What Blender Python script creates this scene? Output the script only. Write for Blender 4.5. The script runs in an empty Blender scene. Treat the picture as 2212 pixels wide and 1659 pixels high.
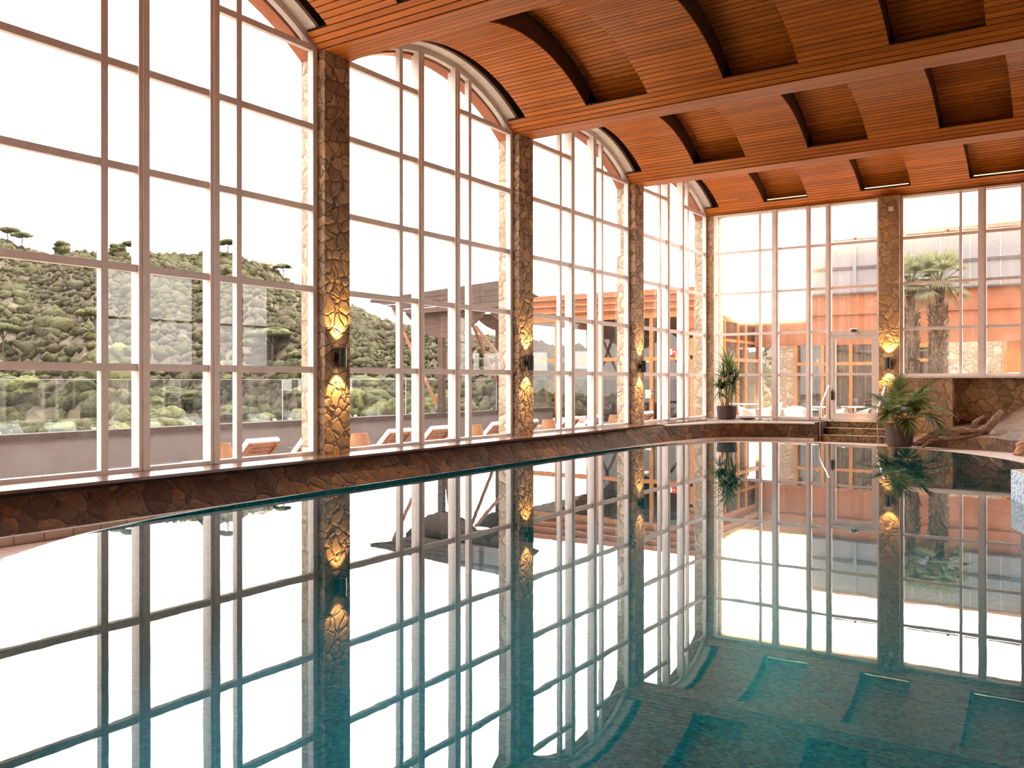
import bpy, bmesh, math, random
import numpy as np
from mathutils import Vector, Matrix, Quaternion
R = random.Random(7)
sc = bpy.context.scene
COL = sc.collection
PI = math.pi

# ------------------------------------------------------------------ helpers
class MB:
    """collects faces; build() links them as ONE mesh object"""
    def __init__(s): s.v = []; s.f = []; s.r = []; s.m = []
    def add(s, vs, fs, rnd=None, mi=0):
        b = len(s.v); s.v += [tuple(p) for p in vs]
        rr = R.random() if rnd is None else rnd
        for f in fs: s.f.append([b + i for i in f]); s.r.append(rr); s.m.append(mi)
    def box(s, x0, x1, y0, y1, z0, z1, rnd=None, mi=0):
        s.add([(x0,y0,z0),(x1,y0,z0),(x1,y1,z0),(x0,y1,z0),(x0,y0,z1),(x1,y0,z1),(x1,y1,z1),(x0,y1,z1)],
              [(3,2,1,0),(4,5,6,7),(0,1,5,4),(1,2,6,5),(2,3,7,6),(3,0,4,7)], rnd, mi)
    def obox(s, c, ax, ay, az, rnd=None, mi=0):
        """oriented box: centre and three half-axis vectors"""
        c, ax, ay, az = map(Vector, (c, ax, ay, az))
        vs = [c + sx*ax + sy*ay + sz*az for sz in (-1,1) for sx, sy in ((-1,-1),(1,-1),(1,1),(-1,1))]
        s.add(vs, [(3,2,1,0),(4,5,6,7),(0,1,5,4),(1,2,6,5),(2,3,7,6),(3,0,4,7)], rnd, mi)
    def bar(s, a, b, w, d, up=(0,0,1), rnd=None, mi=0):
        a, b = Vector(a), Vector(b); t = b - a; L = t.length; t.normalize()
        u = Vector(up); sd = t.cross(u)
        if sd.length < 1e-4: sd = t.cross(Vector((1,0,0)))
        sd.normalize(); u = sd.cross(t)
        s.obox((a+b)/2, t*L/2, sd*w/2, u*d/2, rnd, mi)
    def tube(s, pts, rad, n=8, cap=True, rnd=None, mi=0):
        pts = [Vector(p) for p in pts]
        if not hasattr(rad, '__len__'): rad = [rad]*len(pts)
        vs = []; prev = None
        for i, p in enumerate(pts):
            t = (pts[min(i+1, len(pts)-1)] - pts[max(i-1, 0)]).normalized()
            if prev is None:
                a = t.cross(Vector((0,0,1)))
                if a.length < 1e-3: a = t.cross(Vector((1,0,0)))
            else: a = prev - t*prev.dot(t)
            a.normalize(); prev = a; b = t.cross(a)
            for k in range(n):
                q = 2*PI*k/n
                vs.append(p + (a*math.cos(q) + b*math.sin(q))*rad[i])
        fs = []
        for i in range(len(pts)-1):
            for k in range(n):
                k2 = (k+1) % n
                fs.append((i*n+k, i*n+k2, (i+1)*n+k2, (i+1)*n+k))
        if cap:
            fs.append(tuple(range(n-1, -1, -1))); fs.append(tuple((len(pts)-1)*n + k for k in range(n)))
        s.add(vs, fs, rnd, mi)
    def lathe(s, prof, c=(0,0,0), n=24, a0=0, a1=2*PI, rnd=None, mi=0, sq=1.0):
        c = Vector(c); full = abs(a1-a0-2*PI) < 1e-6; m = n if full else n+1
        vs = []
        for r, z in prof:
            for k in range(m):
                q = a0 + (a1-a0)*k/n
                vs.append(c + Vector((r*math.cos(q), r*math.sin(q)*sq, z)))
        fs = []
        for i in range(len(prof)-1):
            for k in range(n):
                k2 = (k+1) % m
                fs.append((i*m+k, i*m+k2, (i+1)*m+k2, (i+1)*m+k))
        s.add(vs, fs, rnd, mi)
    def blade(s, pts, w, nrm=(0,0,1), rnd=None, mi=0, fold=0.25):
        """leaf strip along pts with widths w, a V fold along the midrib"""
        pts = [Vector(p) for p in pts]; vs = []
        for i, p in enumerate(pts):
            t = (pts[min(i+1, len(pts)-1)] - pts[max(i-1, 0)]).normalized()
            sd = t.cross(Vector(nrm))
            if sd.length < 1e-3: sd = t.cross(Vector((1,0,0)))
            sd.normalize(); up = sd.cross(t)
            ww = w[i]/2
            vs += [p - sd*ww + up*ww*fold, p, p + sd*ww + up*ww*fold]
        fs = []
        for i in range(len(pts)-1):
            a = i*3
            fs += [(a, a+1, a+4, a+3), (a+1, a+2, a+5, a+4)]
        s.add(vs, fs, rnd, mi)
    def poly(s, pts, rnd=None, mi=0): s.add(pts, [tuple(range(len(pts)))], rnd, mi)
    def prism(s, pts2, z0, z1, rnd=None, mi=0):
        n = len(pts2)
        vs = [(x,y,z0) for x,y in pts2] + [(x,y,z1) for x,y in pts2]
        fs = [tuple(range(n-1,-1,-1)), tuple(range(n,2*n))] + [(i,(i+1)%n,n+(i+1)%n,n+i) for i in range(n)]
        s.add(vs, fs, rnd, mi)
    def build(s, name, mats, parent=None, smooth=False, bevel=0.0, bseg=2, recalc=True):
        me = bpy.data.meshes.new(name)
        off = Vector(parent.get('_o', (0,0,0))) if parent else Vector((0,0,0))
        me.from_pydata([Vector(p) - off for p in s.v] if parent else s.v, [], s.f)
        if not isinstance(mats, (list, tuple)): mats = [mats]
        for m in mats: me.materials.append(m)
        at = me.attributes.new('rnd', 'FLOAT', 'FACE'); at.data.foreach_set('value', s.r)
        if len(mats) > 1: me.polygons.foreach_set('material_index', s.m)
        if recalc:
            bm = bmesh.new(); bm.from_mesh(me); bmesh.ops.recalc_face_normals(bm, faces=bm.faces); bm.to_mesh(me); bm.free()
        if smooth: me.polygons.foreach_set('use_smooth', [True]*len(me.polygons))
        o = bpy.data.objects.new(name, me); COL.objects.link(o)
        if parent: o.parent = parent
        if bevel:
            md = o.modifiers.new('bevel', 'BEVEL'); md.width = bevel; md.segments = bseg; md.limit_method = 'ANGLE'; md.angle_limit = 0.6
        return o

LABELS = {}
def tag(o, label, cat, group=None, kind=None):
    o['label'] = label; o['category'] = cat
    if group: o['group'] = group
    if kind: o['kind'] = kind
    return o
def thing(name, label, cat, loc=(0,0,0), rz=0.0, group=None, kind=None):
    """an Empty at the base of a thing; parts are given in world coordinates when rz = 0"""
    o = bpy.data.objects.new(name, None); COL.objects.link(o)
    o.location = loc; o.rotation_euler = (0,0,rz); o.empty_display_size = .1
    return tag(o, label, cat, group, kind)
def local(o): o['_o'] = (0.0,0.0,0.0); return o          # parts given in local coordinates
def world(o): o['_o'] = tuple(o.location); return o      # parts given in world coordinates
def copy_tree(o, parent=None):
    c = o.copy(); COL.objects.link(c)
    if parent: c.parent = parent
    for ch in list(o.children): copy_tree(ch, c)
    return c

# ------------------------------------------------------------------ materials
class NT:
    def __init__(s, m): s.t = m.node_tree
    def n(s, ty, ins=None, **pr):
        nd = s.t.nodes.new(ty)
        for k, v in pr.items(): setattr(nd, k, v)
        for k, v in (ins or {}).items():
            so = nd.inputs[k]
            if isinstance(v, bpy.types.NodeSocket): s.t.links.new(v, so)
            else: so.default_value = v
        return nd
    def math(s, op, a, b=0.0, clamp=False):
        nd = s.n('ShaderNodeMath', {0:a, 1:b}, operation=op); nd.use_clamp = clamp; return nd.outputs[0]
    def vmath(s, op, a, b=(0,0,0)): return s.n('ShaderNodeVectorMath', {0:a, 1:b}, operation=op).outputs[0]
    def mix(s, f, a, b, mode='MIX'):
        nd = s.n('ShaderNodeMix', data_type='RGBA', blend_type=mode)
        for i, v in ((0,f),(6,a),(7,b)):
            so = nd.inputs[i]
            if isinstance(v, bpy.types.NodeSocket): s.t.links.new(v, so)
            else: so.default_value = v if i == 0 else c4(v)
        return nd.outputs[2]
    def ramp(s, f, stops, interp='LINEAR'):
        nd = s.n('ShaderNodeValToRGB', {0:f}); cr = nd.color_ramp; cr.interpolation = interp
        while len(cr.elements) < len(stops): cr.elements.new(.5)
        for e, (p, c) in zip(cr.elements, stops): e.position = p; e.color = c4(c)
        return nd.outputs[0]
    def smooth(s, v, a, b, lo=0.0, hi=1.0):
        return s.n('ShaderNodeMapRange', {0:v, 1:a, 2:b, 3:lo, 4:hi}, interpolation_type='SMOOTHSTEP').outputs[0]
    def co(s, scale=(1,1,1), kind='Object'):
        tc = s.n('ShaderNodeTexCoord').outputs[kind]
        return s.n('ShaderNodeMapping', {0:tc, 3:scale}).outputs[0]
    def noise(s, vec, scale, detail=3, rough=.55, out=0):
        return s.n('ShaderNodeTexNoise', {'Vector':vec, 'Scale':scale, 'Detail':detail, 'Roughness':rough}).outputs[out]
def c4(c): return (c[0], c[1], c[2], 1.0) if not isinstance(c, (int,float)) else (c,c,c,1)
MATS = {}
def newmat(name):
    m = bpy.data.materials.new(name); m.use_nodes = True; m.node_tree.nodes.clear()
    t = NT(m); return m, t
def finish(t, bsdf):
    o = t.n('ShaderNodeOutputMaterial', {0: bsdf}); return o
def princ(t, col, rough=.5, metal=0.0, spec=.5, normal=None, **kw):
    ins = {'Base Color': col if isinstance(col, bpy.types.NodeSocket) else c4(col), 'Roughness': rough, 'Metallic': metal, 'Specular IOR Level': spec}
    if normal is not None: ins['Normal'] = normal
    ins.update(kw)
    return t.n('ShaderNodeBsdfPrincipled', ins).outputs[0]
def bump(t, h, strength=.5, dist=.02):
    return t.n('ShaderNodeBump', {'Strength':strength, 'Distance':dist, 'Height':h}).outputs[0]
def plain(name, col, rough=.5, metal=0.0, spec=.5, var=.12, nscale=6, bmp=.0, bscale=40, rnd=0.0):
    m, t = newmat(name); co = t.co()
    nz = t.noise(co, nscale, 4)
    dark = tuple(max(0, c*(1-var)) for c in col); lite = tuple(min(1, c*(1+var)) for c in col)
    c = t.mix(t.smooth(nz, .3, .7), dark, lite)
    if rnd:
        a = t.n('ShaderNodeAttribute', attribute_name='rnd').outputs['Fac']
        c = t.mix(1.0, c, t.ramp(a, [(0, (1-rnd,)*3), (1, (1+rnd*.3,)*3)]), 'MULTIPLY')
    nm = bump(t, t.noise(co, bscale, 3), bmp, .01) if bmp else None
    finish(t, princ(t, c, rough, metal, spec, nm)); return m
def stone(name, pal, mortar, scale=4.2, stretch=(1,1,1), distort=.30, m0=.015, m1=.05, bs=.8, bd=.02, rough=.75, fine=.35):
    m, t = newmat(name); co = t.co(stretch)
    dn = t.n('ShaderNodeTexNoise', {'Vector':co, 'Scale':3.0, 'Detail':2.0}).outputs[1]
    w = t.vmath('SCALE', t.vmath('SUBTRACT', dn, (.5,.5,.5)))
    w.node.inputs[3].default_value = distort
    v = t.vmath('ADD', co, w)
    vc = t.n('ShaderNodeTexVoronoi', {'Vector':v, 'Scale':scale}, feature='F1')
    ve = t.n('ShaderNodeTexVoronoi', {'Vector':v, 'Scale':scale}, feature='DISTANCE_TO_EDGE').outputs['Distance']
    sep = t.n('ShaderNodeSeparateColor', {0: vc.outputs['Color']})
    c = t.ramp(sep.outputs[0], [((i+.5)/len(pal), p) for i, p in enumerate(pal)])
    fn = t.noise(co, 14, 4, .65)
    c = t.mix(1.0, c, t.ramp(fn, [(.25, (1-fine,)*3), (.75, (1+fine,)*3)]), 'MULTIPLY')
    c = t.mix(1.0, c, t.ramp(sep.outputs[1], [(0, (.75,)*3), (1, (1.15,)*3)]), 'MULTIPLY')
    e = t.smooth(ve, m0, m1)
    c = t.mix(e, mortar, c)
    h = t.math('ADD', t.smooth(ve, 0, .16), t.math('MULTIPLY', t.noise(co, 9, 4, .65), .55))
    h = t.math('ADD', h, t.math('MULTIPLY', sep.outputs[2], .5))
    finish(t, princ(t, c, rough, 0, .35, bump(t, h, bs, bd))); return m
def wood(name, a, b, rough=.4, grain=(.5,9,9), rnd=.35, spec=.5, coat=0.0, bmp=.15):
    m, t = newmat(name); co = t.co(grain)
    g = t.noise(co, 3.0, 3, .6); at = t.n('ShaderNodeAttribute', attribute_name='rnd').outputs['Fac']
    c = t.mix(t.smooth(g, .3, .72), a, b)
    c = t.mix(1.0, c, t.ramp(at, [(0, (1-rnd,)*3), (1, (1+rnd*.5,)*3)]), 'MULTIPLY')
    finish(t, princ(t, c, rough, 0, spec, bump(t, g, bmp, .004) if bmp else None, **({'Coat Weight':coat, 'Coat Roughness':.15} if coat else {}))); return m
def mosaic(name, cols, grout, tu=.045, tv=.045, rough=.25, gw=.06, brick=False):
    m, t = newmat(name)
    sep = t.n('ShaderNodeSeparateXYZ', {0: t.co()})
    nz = t.n('ShaderNodeSeparateXYZ', {0: t.n('ShaderNodeNewGeometry').outputs['True Normal']})
    flat = t.math('GREATER_THAN', t.math('ABSOLUTE', nz.outputs[2]), .6)
    def sel(a, b): return t.n('ShaderNodeMix', {0:flat, 2:a, 3:b}, data_type='FLOAT').outputs[0]
    u = sel(t.math('ADD', sep.outputs[0], sep.outputs[1]), sep.outputs[0]); v = sel(sep.outputs[2], sep.outputs[1])
    u = t.math('DIVIDE', u, tu); v = t.math('DIVIDE', v, tv)
    iv = t.math('FLOOR', v)
    if brick: u = t.math('ADD', u, t.math('MULTIPLY', iv, .5))
    iu = t.math('FLOOR', u); fu = t.math('FRACT', u); fv = t.math('FRACT', v)
    wn = t.n('ShaderNodeTexWhiteNoise', {0: t.n('ShaderNodeCombineXYZ', {0:iu, 1:iv, 2:0.0}).outputs[0]}, noise_dimensions='3D').outputs[0]
    c = t.ramp(wn, [(i/len(cols), k) for i, k in enumerate(cols)], 'CONSTANT')
    d = t.math('MINIMUM', t.math('MINIMUM', fu, t.math('SUBTRACT', 1.0, fu)), t.math('MINIMUM', fv, t.math('SUBTRACT', 1.0, fv)))
    c = t.mix(t.smooth(d, gw*.5, gw), grout, c)
    finish(t, princ(t, c, rough, 0, .5)); return m
def emis(name, col, s):
    m, t = newmat(name); finish(t, t.n('ShaderNodeEmission', {0:c4(col), 1:s}).outputs[0]); return m
def leafmat(name, a, b, rough=.45, trans=.35):
    m, t = newmat(name); at = t.n('ShaderNodeAttribute', attribute_name='rnd').outputs['Fac']
    c = t.ramp(at, [(0, a), (1, b)])
    p = princ(t, c, rough, 0, .4); tr = t.n('ShaderNodeBsdfTranslucent', {0: c}).outputs[0]
    finish(t, t.n('ShaderNodeMixShader', {0:trans, 1:p, 2:tr}).outputs[0]); return m
def schlick(t, f0, normal=None, power=5.0):
    ge = t.n('ShaderNodeNewGeometry')
    c = t.math('ABSOLUTE', t.n('ShaderNodeVectorMath', {0:ge.outputs['Incoming'], 1:normal if normal is not None else ge.outputs['Normal']}, operation='DOT_PRODUCT').outputs['Value'])
    return t.math('ADD', t.math('MULTIPLY', t.math('POWER', t.math('SUBTRACT', 1.0, c, True), power), 1-f0), f0)
def glass(name, tint=(1,1,1), refl=1.0, dirt=0.0, dirtcol=(.8,.75,.7), dscale=(1,.6,.35), glare_veil=0.0):
    """thin pane: clear transmission, Fresnel reflection and a film of dried water marks"""
    m, t = newmat(name)
    tr = t.n('ShaderNodeBsdfTransparent', {0:c4(tint)}).outputs[0]
    gl = t.n('ShaderNodeBsdfGlossy', {'Roughness':0.0}).outputs[0]
    f = t.math('MULTIPLY', schlick(t, .045), refl, True)
    s = t.n('ShaderNodeMixShader', {0:f, 1:tr, 2:gl}).outputs[0]
    if dirt:
        co = t.co(dscale)
        k = t.smooth(t.noise(co, 1.6, 5, .6), .42, .78)
        st = t.smooth(t.noise(t.co((9,9,.5)), 1.2, 3, .6), .45, .8)
        k = t.math('MULTIPLY', t.math('ADD', t.math('MULTIPLY', k, .75), t.math('MULTIPLY', st, .4)), dirt)
        d = t.n('ShaderNodeMixShader', {0:.6, 1:t.n('ShaderNodeBsdfDiffuse', {0:c4(dirtcol)}).outputs[0], 2:t.n('ShaderNodeBsdfTranslucent', {0:c4(dirtcol)}).outputs[0]}).outputs[0]
        s = t.n('ShaderNodeMixShader', {0:k, 1:s, 2:d}).outputs[0]
    if glare_veil:      # forward-scattering veil put into the pane to imitate sun glare
        rf = t.n('ShaderNodeBsdfRefraction', {'Color':c4((1,.84,.64)), 'Roughness':.95, 'IOR':1.13}).outputs[0]
        s = t.n('ShaderNodeMixShader', {0:glare_veil, 1:s, 2:rf}).outputs[0]
    finish(t, s); return m

M = {}
M['stone'] = stone('stone_wall', [(.42,.265,.15),(.31,.195,.115),(.50,.32,.18),(.38,.26,.17),(.54,.33,.16),(.33,.215,.14)], (.13,.085,.058), scale=5.2)
M['stone_honey_lit'] = stone('stone_honey_lit', [(.46,.29,.145),(.36,.215,.105),(.53,.34,.175),(.41,.26,.15),(.56,.30,.125),(.38,.24,.14)], (.25,.155,.085), scale=3.8, distort=.35, bs=.6)  # honey stone, albedo lifted to stand in for glare on the end wall
M['stone_low'] = stone('stone_parapet', [(.115,.058,.028),(.08,.04,.02),(.17,.078,.03),(.10,.058,.038),(.22,.095,.033),(.09,.047,.028)], (.05,.03,.02), scale=4.0, stretch=(1,1.1,.95), distort=.30, m0=.004, m1=.03, bs=.6)
M['stone_pale'] = stone('stone_pale', [(.50,.38,.27),(.43,.31,.21),(.56,.44,.32),(.48,.35,.245)], (.34,.24,.165), scale=3.6, m0=.01, m1=.04)
M['stone_bed'] = stone('stone_bed', [(.22,.13,.08),(.17,.10,.068),(.27,.16,.09),(.24,.135,.07)], (.29,.20,.135), scale=3.2, distort=.35, m0=.008, m1=.03, bs=.5)
M['stone_step'] = stone('stone_step', [(.30,.18,.08),(.22,.13,.06),(.36,.20,.08),(.26,.16,.09)], (.13,.085,.05), scale=4)
M['slat'] = wood('cedar_slat', (.48,.128,.010), (.60,.175,.014), rough=.42, grain=(.35,8,8), rnd=.22, spec=.35)
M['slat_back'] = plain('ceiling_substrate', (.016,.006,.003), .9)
M['arch_edge'] = plain('dark_arch_edge', (.085,.035,.02), .6)
M['plaster'] = plain('white_plaster', (.70,.63,.56), .8, var=.05, bmp=.05)
M['frame'] = plain('painted_frame', (.78,.66,.595), .42, var=.05)
M['terra'] = plain('terracotta_render', (.36,.125,.058), .85, var=.10, nscale=1.4, bmp=.15)
M['deck'] = wood('sill_deck', (.10,.045,.028), (.17,.08,.05), rough=.22, grain=(9,.5,9), rnd=.3)
M['tile_white'] = mosaic('white_skirting_tile', [(.66,.56,.48),(.62,.52,.45),(.68,.58,.50)], (.30,.22,.18), .30, .14, .3, .03)
M['tile_floor'] = mosaic('pink_deck_tile', [(.44,.26,.18),(.48,.29,.205),(.46,.27,.19)], (.28,.16,.11), .33, .33, .45, .03)
M['rim'] = plain('wet_slate_rim', (.07,.065,.06), .25, var=.3, nscale=12)
TEAL = [(.03,.12,.125),(.06,.20,.185),(.12,.24,.19),(.012,.06,.13),(.26,.32,.22),(.04,.15,.155),(.004,.02,.09),(.09,.23,.20)]
M['mosaic'] = mosaic('pool_mosaic', TEAL, (.10,.18,.17), .036, .036, .3, .07)
M['mosaic_blue'] = mosaic('blue_mosaic', [(.55,.68,.72),(.35,.55,.70),(.10,.18,.55),(.60,.72,.74),(.28,.45,.66),(.48,.64,.72)], (.72,.72,.70), .034, .019, .25, .12)
M['black'] = plain('black_metal', (.02,.018,.016), .45)
M['steel'] = plain('brushed_steel', (.62,.55,.50), .22, 1.0, var=.05)
M['pot'] = plain('brown_clay', (.075,.045,.035), .7, var=.2, nscale=9, bmp=.15)
M['soil'] = plain('soil', (.05,.03,.02), .95, bmp=.6)
M['leaf'] = leafmat('strap_leaf', (.05,.085,.018), (.15,.19,.045))
M['palmleaf'] = leafmat('palm_leaf', (.065,.088,.022), (.17,.20,.05))
M['cane'] = plain('cane_stem', (.30,.20,.10), .7, var=.3, nscale=20)
M['petiole'] = plain('petiole', (.10,.11,.03), .6)
M['pebble'] = plain('pebble', (.50,.42,.34), .8, var=.3, nscale=12, rnd=.4)
M['gravel'] = plain('planter_gravel', (.24,.17,.12), .95, var=.4, nscale=50, bmp=.8)
M['drift'] = wood('driftwood', (.19,.10,.062), (.38,.235,.15), rough=.8, grain=(2,7,7), rnd=.15, spec=.2, bmp=.9)
M['rock'] = plain('orange_rock', (.40,.20,.10), .9, var=.35, nscale=7, bmp=.9, bscale=14)
M['white'] = plain('white_plastic', (.78,.74,.70), .45, var=.03)
M['cushion'] = plain('white_cushion', (.82,.80,.78), .9, var=.04, bmp=.1)
M['timber'] = wood('lounger_timber', (.22,.075,.03), (.36,.14,.06), rough=.55, rnd=.3)
M['wicker'] = leafmat('wicker_shade', (.46,.23,.11), (.54,.29,.15), .8, .35)
M['rattan'] = wood('rattan', (.34,.20,.10), (.46,.28,.15), rough=.7, grain=(20,20,6), rnd=.2)
M['parapet'] = plain('terrace_render', (.145,.113,.10), .9, var=.08, nscale=2, bmp=.25)
M['coping'] = mosaic('brown_coping', [(.05,.028,.022),(.065,.036,.027)], (.03,.02,.016), .05, .05, .9, .06)
M['terrace'] = plain('terrace_paving', (.42,.34,.28), .8, var=.12, nscale=3)
M['pergola'] = wood('dark_timber', (.06,.026,.014), (.12,.055,.03), rough=.55, grain=(.6,6,6), rnd=.3)
M['orange_timber'] = wood('orange_timber', (.48,.17,.05), (.62,.25,.08), rough=.45, grain=(4,4,.6), rnd=.15)
M['panel'] = plain('grey_panel', (.24,.225,.23), .6, var=.03)
M['darkmetal'] = plain('dark_metal', (.08,.055,.05), .5)
M['curtain'] = leafmat('cream_curtain', (.62,.52,.40), (.74,.64,.50), .9, .3)
M['interior_dark'] = plain('dim_interior', (.09,.05,.03), .8)
M['trunk'] = plain('palm_fibre', (.17,.115,.075), .95, var=.35, nscale=10, rnd=.55)
M['frond'] = leafmat('fan_frond', (.12,.13,.06), (.26,.25,.12), .6, .45)
M['frond_dead'] = leafmat('dead_frond', (.36,.20,.10), (.50,.30,.16), .8, .4)
M['bulb'] = emis('warm_bulb', (1,.72,.35), 14)
M['led'] = emis('led_strip', (1,.74,.42), 1.3)
M['lampglow'] = emis('lit_shade', (1,.8,.5), 3.5)
M['red'] = plain('red_sign', (.60,.05,.03), .5)
M['signwhite'] = plain('sign_white', (.80,.78,.74), .5)
M['lens'] = plain('lamp_lens', (.25,.21,.17), .15)
M['pane'] = glass('window_glass', (.98,.98,.97), .9, .035)
M['pane_end'] = glass('end_window_glass', (.98,.97,.95), .9, .12, (.95,.80,.62), (.8,.8,.4), .065)  # streak marks plus a warm veil imitating sun glare
M['balus'] = glass('balustrade_glass', (.90,.93,.91), 1.0, .05)
M['rest_glass'] = glass('restaurant_glass', (.36,.33,.34), 2.6, .03)
M['glass_edge'] = plain('polished_glass_edge', (.50,.54,.52), .2)
M['globe'] = glass('globe_glass', (.95,.88,.84), 1.2)
def water():
    m, t = newmat('pool_water'); co = t.co()
    h = t.math('ADD', t.noise(co, 1.1, 2, .4), t.math('MULTIPLY', t.noise(co, 6, 2, .4), .12))
    nm = bump(t, h, .035, .02)
    f = schlick(t, .03, nm, 4.2)
    tr = t.n('ShaderNodeBsdfTransparent', {0:c4((.17,.50,.58))}).outputs[0]
    gl = t.n('ShaderNodeBsdfGlossy', {'Roughness':0.0, 'Normal':nm}).outputs[0]
    body = t.n('ShaderNodeMixShader', {0:.16, 1:tr, 2:t.n('ShaderNodeBsdfDiffuse', {0:c4((.0,.20,.215))}).outputs[0]}).outputs[0]
    finish(t, t.n('ShaderNodeMixShader', {0:f, 1:body, 2:gl}).outputs[0]); return m
M['water'] = water()
def scrub(name, a, b, c, sp=2.4):
    m, t = newmat(name); co = t.co(); at = t.n('ShaderNodeAttribute', attribute_name='rnd').outputs['Fac']
    base = t.ramp(at, [(0, a), (.5, b), (1, c)])
    k = t.noise(co, sp, 4, .7)
    base = t.mix(1.0, base, t.ramp(k, [(.3, (.40,)*3), (.7, (1.6,)*3)]), 'MULTIPLY')
    finish(t, princ(t, base, .9, 0, .1, bump(t, t.noise(co, sp*1.6, 4, .75), .8, .4))); return m
M['scrub'] = scrub('hill_scrub', (.105,.074,.044), (.088,.076,.036), (.130,.112,.046), 4.0)
M['pine'] = scrub('pine_needles', (.080,.076,.036), (.115,.108,.045), (.19,.175,.065), 3.4)
M['hill'] = scrub('hill_ground', (.115,.082,.052), (.115,.082,.052), (.115,.082,.052), 1.2)
M['bark'] = plain('bark', (.10,.06,.04), .9, var=.3)
M['hillrock'] = plain('hill_rock', (.28,.20,.14), .9, var=.3, nscale=.6, bmp=.8, bscale=2)

# ------------------------------------------------------------------ the hall: measurements in metres, deck at z = 0
YC = [-9.66, -4.33, 1.0, 6.33, 11.66, 16.99, 22.32]     # bay centres along the left wall
BAY = 5.33; HALF = 2.40; PW = .265                     # half vault span, half pillar width
ZW = .22                                               # water level
ZS = .50                                               # sill top
ROWS = [.545, 1.77, 2.981, 4.192, 5.417, 6.60]         # transom heights
ZSOF = 6.565; RV = 4.0; ZCV = 3.385; RH = 4.40         # beam soffit, vault radii, vault centre height
XR = 19.0; YB = -12.3; YE = 24.73
S = 'structure'
def arc(r, zc, yc, th): return (yc + r*math.sin(th), zc + r*math.cos(th))

# -------- ceiling: slatted vaults with recessed strips, slatted beams
TH = math.asin(HALF/RV); PITCH = .1051; NS = 49; DT = 2*TH/NS
XB = [(.27,.53,'h'),(.53,1.87,'l'),(1.87,3.13,'h'),(3.13,4.53,'l'),(4.53,5.80,'h'),(5.80,7.18,'l'),(7.18,8.50,'h'),(8.50,9.85,'l'),(9.85,11.15,'h'),
      (11.15,12.5,'l'),(12.5,13.8,'h'),(13.8,15.2,'l'),(15.2,16.5,'h'),(16.5,XR,'l')]
def slat(mb, yc, r, th0, th1, x0, x1):
    t = .022; g = .0085/r
    a = arc(r, ZCV, yc, th0+g); b = arc(r, ZCV, yc, th1-g); a2 = arc(r+t, ZCV, yc, th0+g); b2 = arc(r+t, ZCV, yc, th1-g)
    mb.add([(x0,*a),(x1,*a),(x1,*b),(x0,*b),(x0,*a2),(x1,*a2),(x1,*b2),(x0,*b2)],
           [(0,1,2,3),(7,6,5,4),(0,4,5,1),(1,5,6,2),(2,6,7,3),(3,7,4,0)])
def sector(mb, yc, r0, r1, ta, tb, x0, x1, n=16):
    """closed block between two radii"""
    vs = []
    for x in (x0, x1):
        for i in range(n+1):
            th = ta + (tb-ta)*i/n
            vs += [(x, *arc(r0, ZCV, yc, th)), (x, *arc(r1, ZCV, yc, th))]
    m = 2*(n+1); fs = []
    for i in range(n):
        a = 2*i
        fs += [(a,a+2,a+3,a+1), (m+a,m+a+1,m+a+3,m+a+2), (a,m+a,m+a+2,a+2), (a+1,a+3,m+a+3,m+a+1)]
    fs += [(0,1,m+1,m), (2*n,m+2*n,m+2*n+1,2*n+1)]
    mb.add(vs, fs)
t3 = -TH + 3*DT
THH = math.asin((BAY/2-.004)/RH); NH = 54
for bi, yc in enumerate(YC):
    s_ = MB(); bk = MB(); ed = MB()
    for x0, x1, k in XB:
        r = RV if k == 'l' else RH
        ids = range(3, NS-3) if k == 'l' else range(NH)
        for i in ids:
            jx = [x0]
            L = x1 - x0
            if bi >= 3 and L > 1 and R.random() < .3: jx.append(x0 + L*(.3+.4*R.random()))
            jx.append(x1)
            for q in range(len(jx)-1): slat(s_, yc, r, *((-TH+i*DT, -TH+(i+1)*DT) if k == 'l' else (-THH+2*THH*i/NH, -THH+2*THH*(i+1)/NH)), jx[q]+(.002 if q else 0), jx[q+1])
        if k == 'l': sector(ed, yc, RV+.02, RH+.06, t3, -t3, x0+.004, x1-.004)
        else: sector(bk, yc, RH+.02, RH+.06, -THH, THH, x0, x1)
    ce = s_.build('ceiling', M['slat']); tag(ce, 'barrel vault of cedar slats over the %s window bay' % ['rearmost','second rear','nearest rear','first','second','third','end'][bi], 'ceiling', kind=S)
    bk.build('substrate', M['slat_back'], ce); ed.build('panel_edge', M['arch_edge'], ce)
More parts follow.
